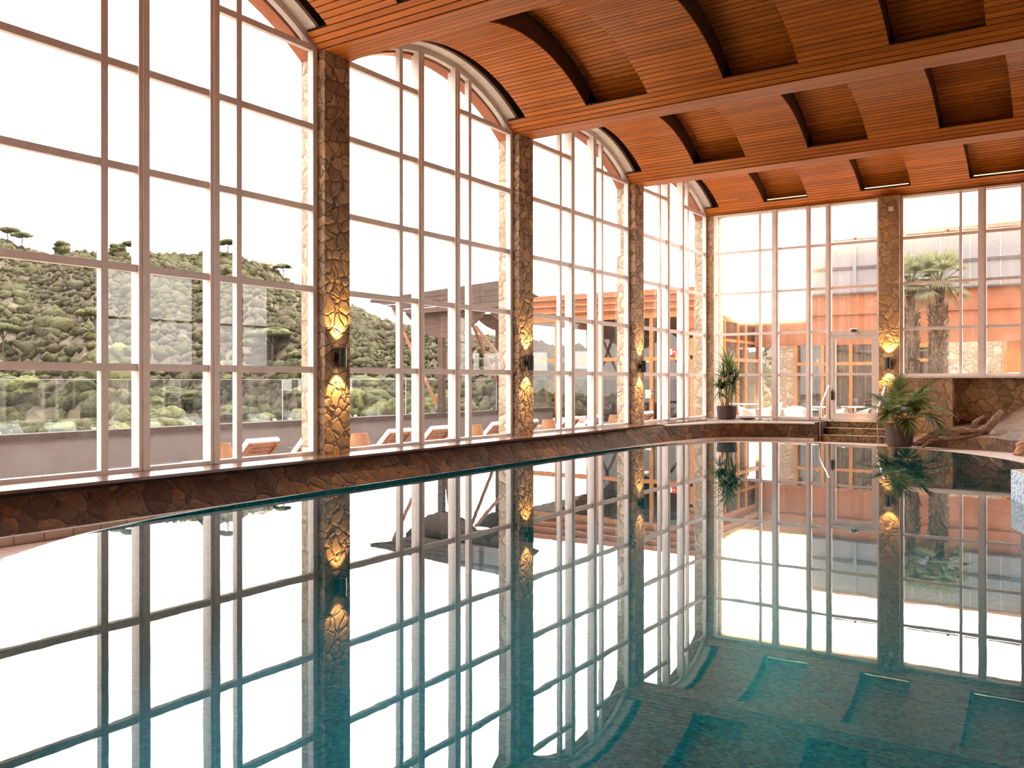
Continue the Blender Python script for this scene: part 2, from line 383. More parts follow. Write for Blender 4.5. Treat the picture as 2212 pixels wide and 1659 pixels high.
# solid roof deck above (keeps daylight out)
rf = MB(); rf.box(-.02, XR+.3, YB-.3, 25.4, 8.0, 8.2); tag(rf.build('roof', M['slat_back']), 'flat roof deck above the slatted vaults', 'roof', kind=S)
for bi in range(len(YC)):
    yb = YC[bi] + BAY/2
    b = MB(); k = MB()
    for side, yc in ((-1, YC[bi]), (1, YC[bi] + BAY)):
        if side == 1 and bi == len(YC)-1: continue
        for i in range(3):
            th = (TH - (i+1)*DT, TH - i*DT)
            lo, hi = th if side == -1 else (-th[1], -th[0])
            x0 = .03 + .03*i
            for q in range(4): slat(b, yc, RV, lo, hi, x0 if q == 0 else 4.8*q+.002, 4.8*(q+1) if q < 3 else XR)
    y0 = yb - PW; n = 5; w = 2*PW/n
    for i in range(n):
        for q in range(4): b.box(.06+.02*i if q == 0 else 4.6*q+.002, 4.6*(q+1) if q < 3 else XR, y0+i*w+.005, y0+(i+1)*w-.005, ZSOF, ZSOF+.018)
    # core closing the beam above its boards
    z3 = arc(RV, ZCV, YC[bi], TH-3*DT)
    ylo = YC[bi] + (z3[0]-YC[bi]) ; yhi = 2*yb - ylo
    if bi == len(YC)-1: yhi = yb + PW
    zs = ZSOF + .03
    k.add([(.1,y0+.02,zs),(XR,y0+.02,zs),(XR,y0+.5,zs),(.1,y0+.5,zs),(.1,ylo,z3[1]+.03),(XR,ylo,z3[1]+.03),(XR,yhi,z3[1]+.03),(.1,yhi,z3[1]+.03)],
          [(0,1,2,3),(4,7,6,5),(0,4,5,1),(2,6,7,3),(0,3,7,4),(1,5,6,2)])
    o = b.build('ceiling_beam', M['slat']); o['kind'] = S
    tag(o, 'slatted cedar ceiling beam over the %s' % ['rearmost pillar','second rear pillar','pillar beside the camera side','near stone pillar on the window wall','middle stone pillar on the window wall','far stone pillar on the window wall','end window wall'][bi], 'beam', kind=S)
    k.build('beam_core', M['slat_back'], o)

# -------- stone pillars of the left wall, end pillar, corner pillar
def pillar(x0, x1, y0, y1, z0, z1, label, mat='stone'):
    m = MB(); m.box(x0, x1, y0, y1, z0, z1)
    o = m.build('stone_pillar', M[mat]); tag(o, label, 'pillar', kind=S); return o
NM = ['rearmost', 'second rear', 'rear', 'near', 'middle', 'far']
for bi in range(6):
    yb = YC[bi] + BAY/2
    p = pillar(0, .2, yb-PW, yb+PW, ZS-.02, ZSOF, '%s stone pillar between arched windows' % NM[bi])
    m = MB(); m.box(-.30, 0.0, yb-PW, yb+PW, -.35, 6.75); m.build('outer_face', M['stone_pale'], p)
p = pillar(0, .28, 24.72, 25.25, ZS-.02, ZSOF, 'narrow stone pillar in the corner behind the tall potted plant', 'stone_honey_lit')
m = MB(); m.box(-.35, 0, 24.72, 25.3, -.35, 6.75); m.box(-.35,.28,25.25,25.5,-.3,6.75); m.build('outer_face', M['stone_pale'], p)
p = pillar(4.985, 5.50, 24.53, 25.0, 0, ZSOF, 'stone pillar on the end wall with a lit sconce', 'stone_honey_lit')
m = MB(); m.box(4.985, 5.5, 25.0, 25.15, 0, 7); m.build('outer_face', M['stone_pale'], p)

# -------- arched wall heads: white plaster inside, terracotta outside
RA = 4.0; ZA = 3.45                                     # window arch
def arch_wall(name, x0, x1, r, yc, mat, label, zt=8.0, n=28):
    h = BAY/2; ta = math.asin(min(.99, (HALF+.0)/r))
    m = MB(); vs = []
    for x in (x0, x1):
        for i in range(n+1):
            th = -ta + 2*ta*i/n; y, z = yc + r*math.sin(th), ZA + r*math.cos(th) - (RA - r)*0.0
            vs += [(x,y,z), (x,y,zt)]
    q = 2*(n+1); fs = []
    for i in range(n):
        a = 2*i
        fs += [(a,a+2,a+3,a+1), (q+a,q+a+1,q+a+3,q+a+2), (a,q+a,q+a+2,a+2)]
    m.add(vs, fs)
    for sg in (-1, 1): m.box(x0, x1, yc+sg*(HALF-.001) if sg > 0 else yc-h, yc+h if sg > 0 else yc-HALF+.001, 6.6, zt)
    o = m.build(name, mat); tag(o, label, 'wall', kind=S); return o
NW = ['rearmost', 'second rear', 'nearest rear', 'first', 'second', 'third', 'fourth']
for bi, yc in enumerate(YC):
    a = arch_wall('wall_left', .035, .27, RA, yc, M['plaster'], 'white plaster arch above the %s window' % NW[bi])
    m = MB(); sec = []
    n = 28; ta = math.asin(HALF/RA)
    for i in range(n):
        t0, t1 = -ta+2*ta*i/n, -ta+2*ta*(i+1)/n
        pts = [(x, yc+r*math.sin(t), ZA+r*math.cos(t)) for x in (.2705,.33) for t in (t0,t1) for r in (RA, RA+.16)]
        m.add(pts, [(0,2,3,1),(4,5,7,6),(0,4,6,2),(1,3,7,5)])
    m.build('edge_trim', M['arch_edge'], a)
    arch_wall('wall_outer', -.30, -.06, RA-.14, yc, M['terra'], 'terracotta outer arch above the %s window' % NW[bi])

# -------- arched windows of the left wall
def frame_box(mb, a, b, w, x0=-.05, x1=.05): pass
MUL = [(-1.01,.09),(-.505,.15),(.535,.15),(.95,.09)]        # mullion offsets from the bay centre, widths
for bi, yc in enumerate(YC):
    wn = bi + 1 - 3
    wt = world(thing('window_%d' % (bi+1), 'tall arched window with painted glazing bars, %s' % ['rearmost','second from the rear, added unseen for fill light','just behind the view','nearest the camera on the valley side','between the near and middle pillars','between the middle and far pillars','beside the corner'][bi], 'window', (0, yc, 0), kind=S))
    fr = MB(); g = HALF - .01
    zt = ZA + math.sqrt(RA**2 - g**2)
    for sg in (-1, 1): fr.box(-.05, .06, yc+sg*g-(.09 if sg > 0 else 0), yc+sg*g+(.09 if sg < 0 else 0), ZS, zt+.02)
    fr.box(-.049, .059, yc-g+.09, yc+g-.09, ZS-.02, ROWS[0])
    n = 32; ta = math.asin(g/RA)
    for i in range(n):
        t0, t1 = -ta+2*ta*i/n, -ta+2*ta*(i+1)/n
        pts = [(x, yc+r*math.sin(t), ZA+r*math.cos(t)) for x in (-.047,.057) for t in (t0,t1) for r in (RA-.10, RA+.005)]
        fr.add(pts, [(0,2,3,1),(4,5,7,6),(0,4,6,2),(1,3,7,5)])
    fr.build('window_frame', M['frame'], wt)
    def ztop(y): return ZA + math.sqrt((RA-.05)**2 - (y-yc)**2)
    for off, w in MUL:
        mu = MB(); y = yc + off; thick = w > .1
        mu.box(-.04, .05 if not thick else .075, y-w/2, y+w/2, ROWS[0]-.03, ztop(y+(w/2 if off > 0 else -w/2)))
        if thick:
            mu.box(.075, .095, y-w/2+.05, y+w/2-.05, ROWS[0]-.04, ztop(y+(w/2 if off > 0 else -w/2)))
            mu.box(-.115, -.04, y-w/2+.02, y+w/2-.03, -.2, ztop(y)-.05)
        mu.build('mullion', M['frame'], wt)
    for ri, z in enumerate(ROWS[1:]):
        tr = MB(); w = .09
        segs = [(-g, -.58), (-.43, .46), (.61, g)] if ri < 4 else [(-g, -.58), (.61, g)]
        for a, b in segs: tr.box(-.035, .045, yc+a, yc+b, z-w/2, z+w/2)
        tr.build('transom', M['frame'], wt)
    gl = MB(); vs = [(0, yc-g+.02, ZS), (0, yc+g-.02, ZS)]
    for i in range(25):
        y = yc + (g-.02)*(1 - 2*i/24); vs.append((0, y, ZA + math.sqrt((RA-.03)**2 - (y-yc)**2)))
    gl.add(vs, [tuple(range(len(vs)))]); gl.build('glazing', M['pane'], wt)

# -------- end wall windows and door
def flat_window(idx, x0, x1, z0, z1, mulls, rows, label, yo=YE):
    wt = world(thing('window_%d' % idx, label, 'window', (x0, yo, z0), kind=S))
    fr = MB()
    fr.box(x0, x0+.075, yo-.06, yo+.05, z0, z1); fr.box(x1-.075, x1, yo-.06, yo+.05, z0, z1)
    fr.box(x0+.075, x1-.075, yo-.059, yo+.049, z0, z0+.075); fr.box(x0+.075, x1-.075, yo-.059, yo+.049, z1-.05, z1)
    fr.build('window_frame', M['frame'], wt)
    for x, w, zb in mulls:
        mu = MB(); mu.box(x-w/2, x+w/2, yo-.05 if w < .1 else yo-.08, yo+.04, zb, z1-.02)
        if w > .1: mu.box(x-w/2+.05, x+w/2-.05, yo-.10, yo-.08, zb, z1-.02)
        mu.build('mullion', M['frame'], wt)
    for z, xa, xb in rows:
        tr = MB(); tr.box(xa, xb, yo-.045, yo+.035, z-.0375, z+.0375); tr.build('transom', M['frame'], wt)
    return wt
w1 = flat_window(8, .29, 4.985, ZS-.01, ZSOF, [(1.69,.07,.52),(2.135,.19,.5),(3.09,.14,.5),(3.635,.15,.5)],
    [(z, .33, 3.6) for z in ROWS[1:5]] + [(z, 3.6, 4.95) for z in ROWS[3:5]], 'tall end window beside the corner with the glass door in it')
g = MB(); g.add([(.33,YE,.55),(3.6,YE,.55),(3.6,YE,6.54),(.33,YE,6.54)], [(0,1,2,3)]); g.add([(3.68,YE,2.95),(4.94,YE,2.95),(4.94,YE,6.54),(3.68,YE,6.54)], [(0,1,2,3)])
g.build('glazing', M['pane_end'], w1)
w2 = flat_window(9, 5.50, 10.25, 1.71, ZSOF, [(6.95,.07,1.75),(7.445,.19,1.73),(8.36,.12,1.73),(8.80,.07,1.75)],
    [(z, 5.55, 10.2) for z in ROWS[2:5]], 'end window above the stone wall with palm trees behind it')
g = MB(); g.add([(5.55,YE,1.75),(10.2,YE,1.75),(10.2,YE,6.54),(5.55,YE,6.54)], [(0,1,2,3)]); g.build('glazing', M['pane_end'], w2)
for wd, xs in ((w1, [(3.72,4.90)]), (w2, [(5.62,6.88),(7.0,7.33),(7.57,8.28)])):
    m = MB()
    for xa, xb in xs: m.box(xa, xb, YE+.05, YE+.075, 5.50, 5.525)
    m.build('sash_rail', M['orange_timber'], wd)
    m = MB(); xa, xb = xs[0]; m.box((xa+xb)/2-.02 if wd is w1 else xb-.28, (xa+xb)/2+.05 if wd is w1 else xb-.20, YE+.04, YE+.08, 5.525, 5.56); m.build('sash_catch', M['orange_timber'], wd)
# glass door
dr = world(thing('door_1', 'white framed glass door at the top of the stone steps', 'door', (4.3, YE, .5), kind=S))
m = MB(); m.box(3.715, 4.862, YE-.068, YE+.058, 2.855, 2.98); m.box(4.862, 4.984, YE-.07, YE+.055, .54, 2.98); m.build('door_frame', M['frame'], dr)
m = MB(); xa, xb = 3.735, 4.86
m.box(xa, xa+.09, YE-.045, YE+.03, .537, 2.85); m.box(xb-.09, xb, YE-.045, YE+.03, .537, 2.85); [m.box(xa+.09, xb-.09, YE-.044, YE+.029, za, zb) for za, zb in ((.535,.69),(2.75,2.849),(1.74,1.81))]
m.build('door_leaf', M['frame'], dr)
m = MB(); m.add([(xa+.08,YE,.68),(xb-.08,YE,.68),(xb-.08,YE,2.77),(xa+.08,YE,2.77)], [(0,1,2,3)]); m.build('glazing', M['pane_end'], dr)
m = MB(); m.box(3.71, 3.775, YE-.12, YE-.045, 1.06, 1.30); m.tube([(3.742,YE-.08,1.31),(3.742,YE-.10,1.36)], .014); m.box(3.735,3.75,YE-.15,YE-.12,1.12,1.24)
m.build('door_handle', M['black'], dr, bevel=.006)
m = MB(); m.box(3.72, 4.862, YE-.10, YE+.06, .501, .535); m.build('threshold', M['frame'], dr)

# -------- end wall masonry right of the pillar: plinth, niche, ledge
def ws(name, label, mat, boxes, cat='wall', bevel=0):
    m = MB()
    for b in boxes: m.box(*b)
    o = m.build(name, mat, bevel=bevel); tag(o, label, cat, kind=S); return o
ws('wall_end', 'proud stone wall below the palm tree window', M['stone_honey_lit'], [(5.5,6.775,24.56,25.3,0,1.665)])
ws('wall_niche', 'stone wall set back in shadow behind the driftwood', M['stone_honey_lit'], [(6.775,XR,25.25,25.5,0,1.665)])
ws('trim_1', 'pale ledge under the palm tree window', M['plaster'], [(5.50,10.3,24.52,25.6,1.665,1.71)], 'ledge')
ws('wall_end_right', 'stone wall right of the end windows', M['stone'], [(10.25,XR,24.7,25.2,1.71,8.0)])
ws('wall_end_head', 'plaster strip above the end windows', M['plaster'], [(.28,XR,25.02,25.2,ZSOF,8.0)])
RW = [(-6.0,-2.6,1.6,4.2),(4.2,7.6,1.6,4.2),(16.6,20.7,2.1,5.6),(21.4,24.4,2.1,5.6)]  # rear pair added for fill light; end pair reflected in panes, widened for light
bx = []; yp = YB
for y0, y1, z0, z1 in RW: bx += [(XR,XR+.3,yp,y0,0,8), (XR,XR+.3,y0,y1,0,z0), (XR,XR+.3,y0,y1,z1,8)]; yp = y1
bx.append((XR,XR+.3,yp,25.3,0,8))
ws('wall_right', 'far side wall of the pool hall', M['plaster'], bx)
for k, (y0, y1, z0, z1) in enumerate(RW):
    wv = world(thing('window_%d' % (10+k), 'plain window in the far side wall of the hall, %s' % ['rearmost','second from the rear, added unseen for fill light','second from the end wall','nearest the end wall'][k], 'window', (XR+.15, (y0+y1)/2, z0), kind=S))
    m = MB(); m.box(XR+.05,XR+.2,y0,y1,z0,z0+.08); m.box(XR+.05,XR+.2,y0,y1,z1-.08,z1); m.box(XR+.05,XR+.2,(y0+y1)/2-.05,(y0+y1)/2+.05,z0,z1); m.box(XR+.05,XR+.2,y0,y1,(z0+z1)/2-.04,(z0+z1)/2+.04); m.build('window_frame', M['frame'], wv)
    m = MB(); m.add([(XR+.15,y0,z0),(XR+.15,y1,z0),(XR+.15,y1,z1),(XR+.15,y0,z1)], [(0,1,2,3)]); m.build('glazing', M['pane'], wv)
ws('wall_back', 'rear wall of the pool hall', M['plaster'], [(-.3,XR+.3,YB-.3,YB,0,8)])

# -------- parapet under the windows, curving into the planter
PAR = [(.58,YB),(.58,17.2),(.66,18.6),(.86,19.7),(1.09,20.6),(1.27,21.3),(1.54,21.92),(2.08,22.33),(2.5,22.56),(3.0,22.75),(3.45,22.85),(3.78,22.88)]
BAT = [.42,.42,.34,.18,.06,.0,0,0,0,0,0,0]               # the near part leans out at its foot
m = MB(); n = len(PAR)
nor = []
for i in range(n):
    a = Vector(PAR[max(i-1,0)]); b = Vector(PAR[min(i+1,n-1)]); t = (b-a).normalized(); nor.append(Vector((t.y, -t.x)))
vs = []
for i, (x, y) in enumerate(PAR):
    nx, ny = nor[i]
    vs += [(x+nx*BAT[i], y+ny*BAT[i], 0), (x, y, .455), (max(-.25, x-.62*nx) if i < 5 else x-.12*nx, y-.62*ny if i < 5 else y-.12*ny, .455), (max(-.25,x-.62*nx) if i < 5 else x-.12*nx, y-.62*ny if i < 5 else y-.12*ny, 0)]
fs = []
for i in range(n-1):
    for k in range(4):
        k2 = (k+1) % 4
        fs.append((4*i+k, 4*i+k2, 4*i+4+k2, 4*i+4+k))
fs += [(0,3,2,1), (4*n-4,4*n-3,4*n-2,4*n-1)]
m.add(vs, fs); m.box(3.70, 3.80, 22.86, 24.6, 0, .50); m.box(-.28, 0.0, YB, 24.8, -.35, ZS-.02)
o = m.build('wall_low', M['stone_low']); tag(o, 'low brown stone parapet running under the arched windows', 'wall', kind=S)
sk = MB()
for i in range(n-1):
    p0, p1 = Vector(PAR[i]) + nor[i]*(BAT[i]+.012), Vector(PAR[i+1]) + nor[i+1]*(BAT[i+1]+.012)
    q0, q1 = p0 - nor[i]*.10, p1 - nor[i+1]*.10
    sk.add([(*p0,0),(*p1,0),(*p1,.085),(*p0,.085),(*q0,.085),(*q1,.085)], [(0,1,2,3),(3,2,5,4)])
tag(sk.build('baseboard_left', M['tile_white']), 'white tiled skirting at the foot of the stone parapet', 'baseboard', kind=S)
# sill boards
sl = MB()
for i in range(5):
    xa, xb = .02+.135*i, .02+.135*(i+1)-.006
    y = YB
    while y < 20.0:
        L = R.uniform(2.6, 4.0); sl.box(xa, xb, y, min(y+L, 20.0)-.004, ZS-.035, ZS); y += L
    sl.box(xa, xb, 20.0, 24.62-.12*i, ZS-.035, ZS)
for i in range(4): sl.box(.70, 3.75, 24.62-.13*(i+1)+.004, 24.62-.13*i, ZS-.035, ZS)
o = sl.build('trim_2', M['deck']); tag(o, 'dark glossy wooden sill boards along the windows', 'sill', kind=S)
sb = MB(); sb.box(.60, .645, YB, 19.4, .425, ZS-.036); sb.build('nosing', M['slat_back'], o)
# planter bed
pb = MB(); pts = [(PAR[i][0]-nor[i][0]*.13, PAR[i][1]-nor[i][1]*.13) for i in range(3, n)] + [(3.69,24.1),(.70,24.1),(.70,19.7)]
pb.add([(x,y,.475) for x,y in pts], [tuple(range(len(pts)))])
tag(pb.build('planter_gravel', M['gravel']), 'gravel filling the curved corner planter', 'gravel', kind='stuff')
cp = MB()
for i in range(3, n-1):
    p0, p1 = Vector(PAR[i]) + nor[i]*.015, Vector(PAR[i+1]) + nor[i+1]*.015; q0, q1 = p0 - nor[i]*.13, p1 - nor[i+1]*.13
    cp.add([(*p0,.455),(*p1,.455),(*p1,.492),(*p0,.492),(*q0,.492),(*q1,.492),(*q0,.455),(*q1,.455)], [(0,1,2,3),(3,2,5,4),(4,5,7,6)])
tag(cp.build('trim_3', M['plaster']), 'pale mortar rim of the curved planter', 'rim', kind=S)

# -------- steps up to the door
st = MB(); XS0, XS1 = 3.81, 4.985
for z0, z1, y in ((0,.17,23.05),(.17,.34,23.48),(.34,.50,23.90)): st.box(XS0, 5.42, y, 24.525, z0, z1-.025)
o = st.build('stone_steps', M['stone_step']); tag(o, 'three stone steps up to the glass door', 'steps')
tr = MB()
for z1, y in ((.17,23.05),(.34,23.48),(.50,23.90)): tr.box(XS0, 5.42, y-.025, 24.525 if z1 > .4 else y+.46, z1-.025, z1)
tr.box(XS0, 4.98, 24.52, 24.66, 0, .50); tr.build('tread', M['stone_step'], o, bevel=.008)

# -------- pool
POOL = [(2.8,2.789),(2.591,3.14),(2.351,3.535),(2.154,3.944),(2.03,4.383),(1.905,4.85),(1.80,5.6),(1.745,6.6),(1.715,7.8),(1.69,9.5),(1.68,12.2),(1.74,14.6),(1.84,15.9),(1.99,16.8),(2.281,17.55),(2.75,18.15),(3.36,18.62),(4.05,18.95),(4.799,19.14),(5.40,19.16),
        (6.058,18.98),(6.6,18.75),(7.044,18.47),(7.55,18.08),(7.977,17.62),(8.45,16.95),(8.837,16.2),(9.4,15.0),(10.2,13.6),(11.2,11.8),(12.2,9.5),(12.8,7),(12.7,4.2),(11.8,2.0),(10.2,.75),(8.4,.45),(6.4,.35),(5.0,.75),(3.9,1.5),(3.25,2.15)]
def catmull(P, k=4):
    out = []; n = len(P)
    for i in range(n):
        p0, p1, p2, p3 = (np.array(P[(i+j-1) % n]) for j in range(4))
        for q in range(k):
            t = q/k
            out.append(tuple(.5*((2*p1) + (-p0+p2)*t + (2*p0-5*p1+4*p2-p3)*t*t + (-p0+3*p1-3*p2+p3)*t**3)))
    return out
PL = catmull(POOL, 4); NP = len(PL)
def offs(P, d):
    out = []; n = len(P)
    for i in range(n):
        a = Vector(P[i-1]); b = Vector(P[(i+1) % n]); t = (b-a).normalized()
        out.append((P[i][0] - t.y*d, P[i][1] + t.x*d))
    return out
area = sum(PL[i-1][0]*PL[i][1] - PL[i][0]*PL[i-1][1] for i in range(NP))
OUT = offs(PL, .10 if area < 0 else -.10)
wt = MB(); wt.add([(x,y,ZW) for x,y in PL], [tuple(range(NP-1,-1,-1)) if area < 0 else tuple(range(NP))])
o = wt.build('pool_water', M['water'], recalc=False); tag(o, 'still teal water of the indoor swimming pool', 'water', kind='stuff')
bs = MB(); ZB = -.78
bs.add([(x,y,ZB) for x,y in PL], [tuple(range(NP-1,-1,-1))])
bs.add([(x,y,ZB) for x,y in PL] + [(x,y,ZW-.004) for x,y in PL], [(i,(i+1)%NP,NP+(i+1)%NP,NP+i) for i in range(NP)])
tag(bs.build('pool_basin', M['mosaic'], recalc=False), 'teal mosaic basin of the swimming pool', 'pool', kind=S)
rm = MB()
ring = [(x,y,ZW-.004) for x,y in PL] + [(x,y,ZW-.012) for x,y in OUT] + [(x,y,0) for x,y in OUT]
rm.add(ring, [(i,(i+1)%NP,NP+(i+1)%NP,NP+i) for i in range(NP)] + [(NP+i,NP+(i+1)%NP,2*NP+(i+1)%NP,2*NP+i) for i in range(NP)])
tag(rm.build('pool_rim', M['rim']), 'wet dark slate rim around the raised pool', 'rim', kind=S)
# deck around the pool
cx, cy = 7.2, 9.5; fl = MB(); outer = []
bx0, bx1, by0, by1 = .3, XR, YB, 25.3
for x, y in OUT:
    dx, dy = x-cx, y-cy; k = min([(bx1-cx)/dx if dx > 1e-6 else 1e9, (bx0-cx)/dx if dx < -1e-6 else 1e9, (by1-cy)/dy if dy > 1e-6 else 1e9, (by0-cy)/dy if dy < -1e-6 else 1e9])
    outer.append((cx+dx*k, cy+dy*k))
fl.add([(x,y,0) for x,y in OUT] + [(x,y,0) for x,y in outer], [(i,(i+1)%NP,NP+(i+1)%NP,NP+i) for i in range(NP)])
for c in ((bx0,by0),(bx1,by0),(bx0,by1),(bx1,by1)):
    j = min(range(NP), key=lambda i: (outer[i][0]-c[0])**2 + (outer[i][1]-c[1])**2)
    for k in (j-1, j, (j+1) % NP):
        a, b = outer[k], outer[(k+1) % NP]
        if abs(a[0]-b[0]) > 1e-5 and abs(a[1]-b[1]) > 1e-5: fl.add([(*a,0),(*b,0),(*c,0)], [(0,1,2)])
tag(fl.build('floor', M['tile_floor']), 'pink tiled deck around the pool', 'floor', kind=S)
# mosaic block standing in the pool
m = MB(); m.prism([(8.985,11.16),(9.16,10.60),(9.30,10.35),(10.4,10.6),(10.4,11.5),(9.3,11.45)], ZB, .55)
o = m.build('pool_island', M['mosaic_blue']); tag(o, 'blue mosaic block rising out of the pool at the right edge', 'pool island', kind=S)
m = MB(); m.prism([(8.99,11.155),(9.165,10.605),(9.30,10.36),(10.39,10.61),(10.39,11.49),(9.3,11.44)], .55, .56); m.build('cap', M['plaster'], o)

# -------- stone bed right of the steps (rising ground with a low edge wall)
m = MB(); nx_, ny_ = 44, 30; vs = []
def bed(x, y):
    e = np.interp(x, [5.4,6.5,7.05,7.75,8.35,10,13], [22.9,22.55,22.36,22.15,21.76,20.4,18.5])      # front edge
    t = (y-e)/max(.2, 25.3-e)
    h = .02 + .26*min(1, max(0, (x-5.9)/1.2)); s = max(0, (x-7.4))
    z = h + .20*max(0,t)*(1+.3*math.sin(3*x)) + min(.80, .55*s)*max(0, min(1, t*1.35))**1.2 + .02*math.sin(9*x+4*y)
    return e, z
for j in range(ny_+1):
    for i in range(nx_+1):
        x = 5.45 + 6.5*i/nx_; e, _ = bed(x, 0); y = e + (25.3-e)*j/ny_; vs.append((x, y, bed(x, y)[1]))
fs = [(j*(nx_+1)+i, j*(nx_+1)+i+1, (j+1)*(nx_+1)+i+1, (j+1)*(nx_+1)+i) for j in range(ny_) for i in range(nx_)]
b0 = len(vs)
for i in range(nx_+1):
    x = 5.45 + 6.5*i/nx_; e, _ = bed(x, 0); vs.append((x, e-.015, -.02))
fs += [(b0+i, b0+i+1, i+1, i) for i in range(nx_)]
m.add(vs, fs); o = m.build('stone_bed', M['stone_bed'], smooth=False); tag(o, 'sloping bed of set stones behind the driftwood', 'stone bed', kind=S)

# ------------------------------------------------------------------ things in the hall
# -------- up-and-down wall lights
def sconce(x, y, z, ax, label):
    """ax: direction out of the wall"""
    t = local(thing('wall_sconce', label, 'wall lamp', (x,y,z), math.atan2(ax[1], ax[0]), 'up and down wall lights on the stone pillars'))
    b = MB(); prof = [(.048,-.135),(.062,-.145),(.062,.145),(.048,.135)]; b.lathe(prof, (.115,0,0), 28); b.build('lamp_body', M['black'], t, smooth=False)
    m = MB(); m.box(.002,.06,-.03,.03,-.05,.05); m.box(.0,.012,-.045,.045,-.08,.08); m.build('bracket', M['black'], t, bevel=.004)
    for s in (-1, 1):
        g = MB(); g.lathe([(0,0),(.046,0)], (.115,0,.118*s), 20); g.build('lamp_lens', M['bulb'], t)
        l = bpy.data.lights.new('sconce_beam', 'SPOT'); l.energy = 70; l.color = (1,.60,.22); l.spot_size = math.radians(82); l.spot_blend = .35; l.shadow_soft_size = .02
        lo = bpy.data.objects.new('sconce_beam', l); COL.objects.link(lo); lo.parent = t
        lo.location = (.115,0,.15*s); lo.rotation_euler = (PI if s > 0 else 0, 0, 0)
    return t
sconce(.2, 8.98, 1.96, (1,0), 'black cylinder wall light on the near stone pillar')
sconce(.2, 14.31, 1.96, (1,0), 'black cylinder wall light on the middle stone pillar')
sconce(.2, 19.66, 1.96, (1,0), 'black cylinder wall light on the far stone pillar of the window wall')
sconce(5.242, 24.53, 2.07, (0,-1), 'black cylinder wall light on the end wall pillar beside the door')

# -------- emergency light over the door, small sensor on the end pillar
t = world(thing('bulkhead_light', 'small oval bulkhead light above the glass door', 'lamp', (4.32, 24.66, 2.98)))
m = MB(); m.lathe([(0,0),(.12,0),(.125,.02),(.11,.035),(0,.035)], (0,0,0), 24, sq=.55)
m.v = [(4.32+x, 24.66-z, 2.975+y) for x,y,z in m.v]; m.build('base', M['frame'], t)
m = MB(); m.lathe([(.098,.03),(.095,.06),(.07,.085),(0,.095)], (0,0,0), 24, sq=.52)
m.v = [(4.32+x, 24.66-z, 2.985+y) for x,y,z in m.v]; m.build('lamp_lens', M['lens'], t, smooth=True)
m = MB()
for dx in (-.05,0,.05): m.tube([(4.32+dx,24.60,2.935),(4.32+dx,24.565,2.96),(4.32+dx,24.56,2.985),(4.32+dx,24.565,3.01),(4.32+dx,24.60,3.035)], .005, 6)
m.build('cage', M['darkmetal'], t)
m = MB(); m.box(5.235,5.36,24.49,24.532,6.15,6.27); o = m.build('wall_sensor', M['white'], bevel=.008); tag(o, 'small white square box high on the end wall pillar', 'sensor')
m = MB(); m.box(5.275,5.32,24.485,24.49,6.19,6.23); m.build('sensor_face', M['plaster'], o)

# -------- linear lights lying in the ceiling recesses of the end bay
for x0, x1, lab in ((1.95,3.08,'glowing strip light in the ceiling recess nearest the corner'),(4.62,5.74,'glowing strip light in the ceiling recess above the end wall pillar'),(7.26,8.44,'glowing strip light in the ceiling recess above the palm tree window')):
    y, z = YC[6]+2.22, 6.80
    m = MB(); m.box(x0,x1,y-.03,y+.03,z-.01,z+.02); o = m.build('strip_light', M['darkmetal']); tag(o, lab, 'strip light', 'strip lights in the end ceiling recesses')
    m = MB(); m.box(x0+.01,x1-.01,y-.026,y+.02,z+.02,z+.045); m.build('light_tube', M['led'], o)

# -------- stainless handrails
for x, lab in ((3.83,'steel handrail on the planter side of the door steps'),(5.26,'steel handrail beside the potted palm')):
    t = world(thing('handrail', lab, 'handrail', (x, 23.0, 0), 0, 'steel handrails of the door steps'))
    pts = [(x,22.93,0),(x,22.93,.80),(x,22.96,.87),(x,23.02,.93)] + [(x,23.02+.86*k/5,.93+.53*k/5) for k in range(1,6)] + [(x,23.93,1.47),(x,23.965,1.44),(x,23.98,1.38),(x,23.98,.50)]
    m = MB(); m.tube(pts, .021, 12); m.build('rail', M['steel'], t, smooth=True)
    for y, z in ((22.93,0),(23.98,.5)):
        m = MB(); m.lathe([(0,0),(.05,0),(.05,.008),(.03,.016),(0,.016)], (x,y,z), 20); m.build('foot', M['steel'], t)

# -------- potted plants
def pot(t, r, h, sq=1.0):
    m = MB(); m.lathe([(0,.0),(r*.80,0),(r*.86,.03),(r*.93,h*.35),(r*.985,h*.75),(r,h),(r-.025,h),(r-.04,h-.05)], (0,0,0), 40); m.build('pot', M['pot'], t, smooth=False)
    m = MB(); m.lathe([(0,h-.05),(r-.03,h-.055)], (0,0,0), 30); m.build('soil', M['soil'], t)
def rosette(m, c, n, L, w, up0, rr, tilt=(0,0)):
    for i in range(n):
        a = 2.399*i + rr.random()*.5; e = up0 + (rr.random()-.5)*.5 - .95*(i/n)
        l = L*(.75+.45*rr.random()); pts = []; p = Vector(c); d = Vector((math.cos(a)*math.cos(e)+tilt[0], math.sin(a)*math.cos(e)+tilt[1], math.sin(e))).normalized()
        k = 7
        for q in range(k+1):
            pts.append(p.copy()); p = p + d*(l/k); d.z -= .10 + .09*q/k*2; d.normalize()
        ws_ = [w*(.45+.55*min(1, q/2.0))*(1-(q/k)**2.2)+.002 for q in range(k+1)]
        m.blade(pts, ws_, rnd=rr.random())
rr = random.Random(3)
t = local(thing('potted_plant', 'tall cane plant with strappy leaves in a brown pot in the corner planter', 'potted plant', (1.09,23.55,.475)))
pot(t, .285, .40)
